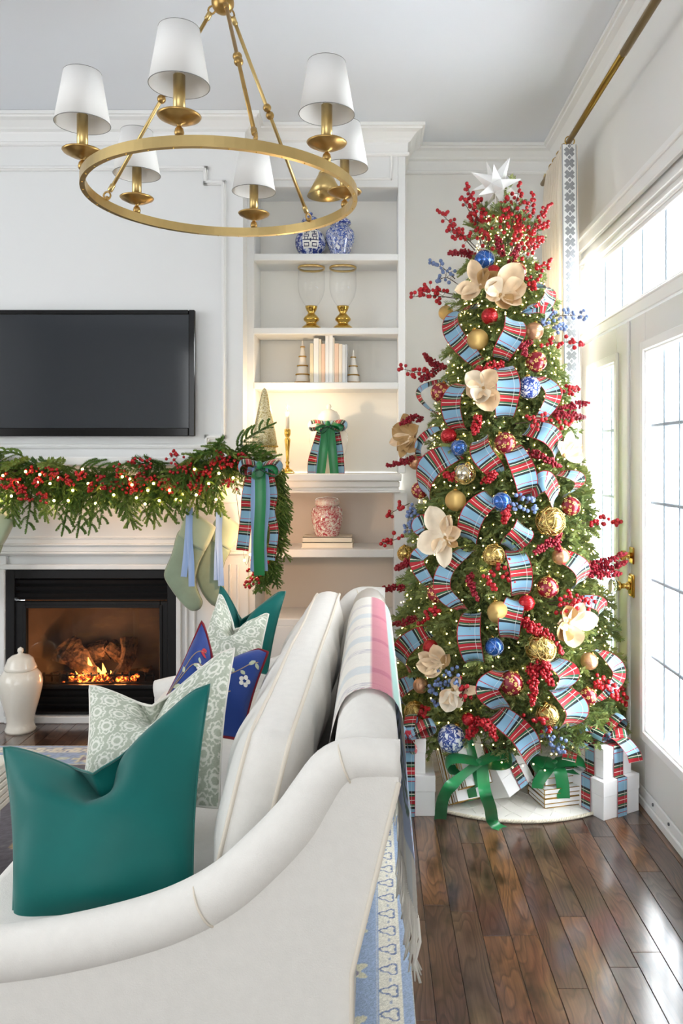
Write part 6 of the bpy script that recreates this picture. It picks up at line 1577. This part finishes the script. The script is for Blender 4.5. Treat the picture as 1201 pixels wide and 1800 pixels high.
for i in range(290):
    t = i/290*119; p = gs[int(t)].copy(); tail = t > 82
    p += Vector((rr.uniform(-.03, .03), rr.uniform(-.03, .03), rr.uniform(-.03, .03)))
    if not tail:
        ang = rr.uniform(0, 2*PI); d = Vector((rr.uniform(-1, 1), rr.uniform(-1.0, -.12), rr.uniform(-.95, .5)))
        if i % 3 == 0: d.z = rr.uniform(-1, -.5); d.x *= .6
        p.z += rr.uniform(-.01, .035)
    else: d = Vector((rr.uniform(-.3, .3), rr.uniform(-.6, -.05), -1))
    if 66 <= t <= 82: d = Vector((rr.uniform(-.9, .35), rr.uniform(-.7, -.1), rr.uniform(-.9, .12)))
    d.normalize(); x_ = d; y_ = x_.orthogonal().normalized(); y_ = (Matrix.Rotation(rr.uniform(0, 6.28), 3, x_) @ y_)
    up = Vector((0, -.6, 1)); y_ = (up.cross(x_)+y_*.5).normalized(); z_ = x_.cross(y_).normalized()
    s = rr.uniform(.75, 1.1) if t < 66 else rr.uniform(.42, .66)
    m = Matrix((x_*s, y_*s, z_*s)).transposed().to_4x4(); m.translation = p
    inst('sprig', GS[rr.choice((0, 0, 1, 2))], gl, None, mat4=m)
GB = [(10, 832), (30, 845), (55, 830), (68, 846), (38, 860), (85, 832), (100, 838), (15, 853), (140, 835), (178, 840), (182, 855), (232, 845), (228, 862), (245, 838), (262, 840), (160, 858), (210, 830), (285, 848), (300, 855), (315, 826), (340, 832), (365, 825), (350, 840), (385, 800), (392, 815), (375, 810), (402, 812), (335, 855), (355, 858), (305, 800), (235, 815), (255, 815), (425, 803), (430, 818), (400, 850), (240, 858), (75, 875), (45, 876), (205, 845), (455, 990), (450, 1010), (438, 1025), (462, 968), (120, 842), (330, 815)]
for n, (px, py) in enumerate(GB):
    c = P(px, py, 3.80-.02*rr.random()); bb = MB(); stp = MB(); c0_ = c+Vector((rr.uniform(-.02, .02), .08, .0))
    for q in range(13):
        e = c+Vector((rr.gauss(0, .015), rr.gauss(0, .012), rr.gauss(0, .014))); bb.ball(e, rr.uniform(.0062, .0085), 8, 6); stp.tube([c0_, e], .0008, 3)
    part('berry_cluster', bb, BERRY, gl, stuff=True); part('berry_stems', stp, TWIGM, gl, stuff=True)
gli = thing('string_lights', 'warm fairy lights woven through the mantel garland', 'lights', (-1.4, 3.88, 1.3))
GLB = M('warm_garland_bulb', 'fff0c0', .5, emis='ffc964', es=14.0)
pos = [(12, 822), (45, 829), (70, 834), (103, 840), (88, 850), (30, 848), (145, 825), (155, 850), (178, 858), (128, 862), (66, 848), (215, 838), (232, 852), (228, 842), (260, 862), (270, 850), (240, 875), (255, 886), (298, 862), (310, 878), (342, 825), (367, 850), (385, 832), (322, 868), (120, 880), (95, 880), (168, 885), (320, 880), (380, 878), (345, 870), (5, 836), (20, 872), (410, 840), (200, 870), (280, 880), (430, 985), (440, 975)]
for n, (px, py) in enumerate(pos):
    part('bulb', MB().ball(P(px, py, 3.80-.03*rr.random()), .0065, 8, 6), GLB, gli)
wi = MB(); q = [P(a, b, 3.84) for a, b in sorted(pos)]; wi.tube(spline(q, 150), .0012, 4); part('wire', wi, bpy.data.materials['green_light_wire'], gli, stuff=True)
for px, py, pw in ((0, 878, .55), (90, 884, .55), (180, 886, .55), (262, 886, .5), (405, 858, 1.6), (478, 850, 1.6)): lamp('garland_glow', P(px, py, 3.9), pw, (1, .64, .44), .03)
lamp('garland_glow', P(440, 965, 3.86), 2.0, (1, .62, .36), .02)
# tartan and satin bow at the end of the garland
Yb = 3.755; kc = P(458, 818, Yb)
loops = [(PLAID, (-1, -.2, -.1), .1, (.1, -.4, 1), .075, .07), (PLAID, (1, -.2, -.12), .1, (-.1, -.4, 1), .075, .065), (SATING, (-.25, -.5, -1), .07, (-1, -.4, .3), .06, .05), (SATING, (1, -.4, -.3), .1, (-.3, -.5, 1), .06, .055)]
tails = [(PLAID, [P(446, 822, Yb), P(436, 870, Yb-.012), P(434, 900, Yb-.0), P(430, 935, Yb-.02), P(426, 968, Yb-.005)], .058), (PLAID, [P(470, 822, Yb), P(480, 868, Yb-.01), P(476, 900, Yb+.01), P(482, 935, Yb-.01), P(476, 985, Yb)], .042),
         (SATINB, [P(448, 822, Yb-.012), P(446, 880, Yb-.024), P(447, 950, Yb-.024), P(445, 1005, Yb-.02)], .027), (SATINB, [P(466, 822, Yb-.012), P(470, 880, Yb-.024), P(464, 950, Yb-.024), P(466, 1004, Yb-.02)], .027),
         (SATING, [P(457, 822, Yb-.02), P(458, 880, Yb-.036), P(455, 950, Yb-.036), P(456, 1012, Yb-.03)], .05)]
o = bow('ribbon_bow', 'long tartan, blue and green bow at the right end of the mantel garland', kc, tails, .06, loops=loops); part('knot', MB().ball(kc+Vector((0, -.03, 0)), .018, 12, 8, (.9, .8, 1.2)), SATING, o)
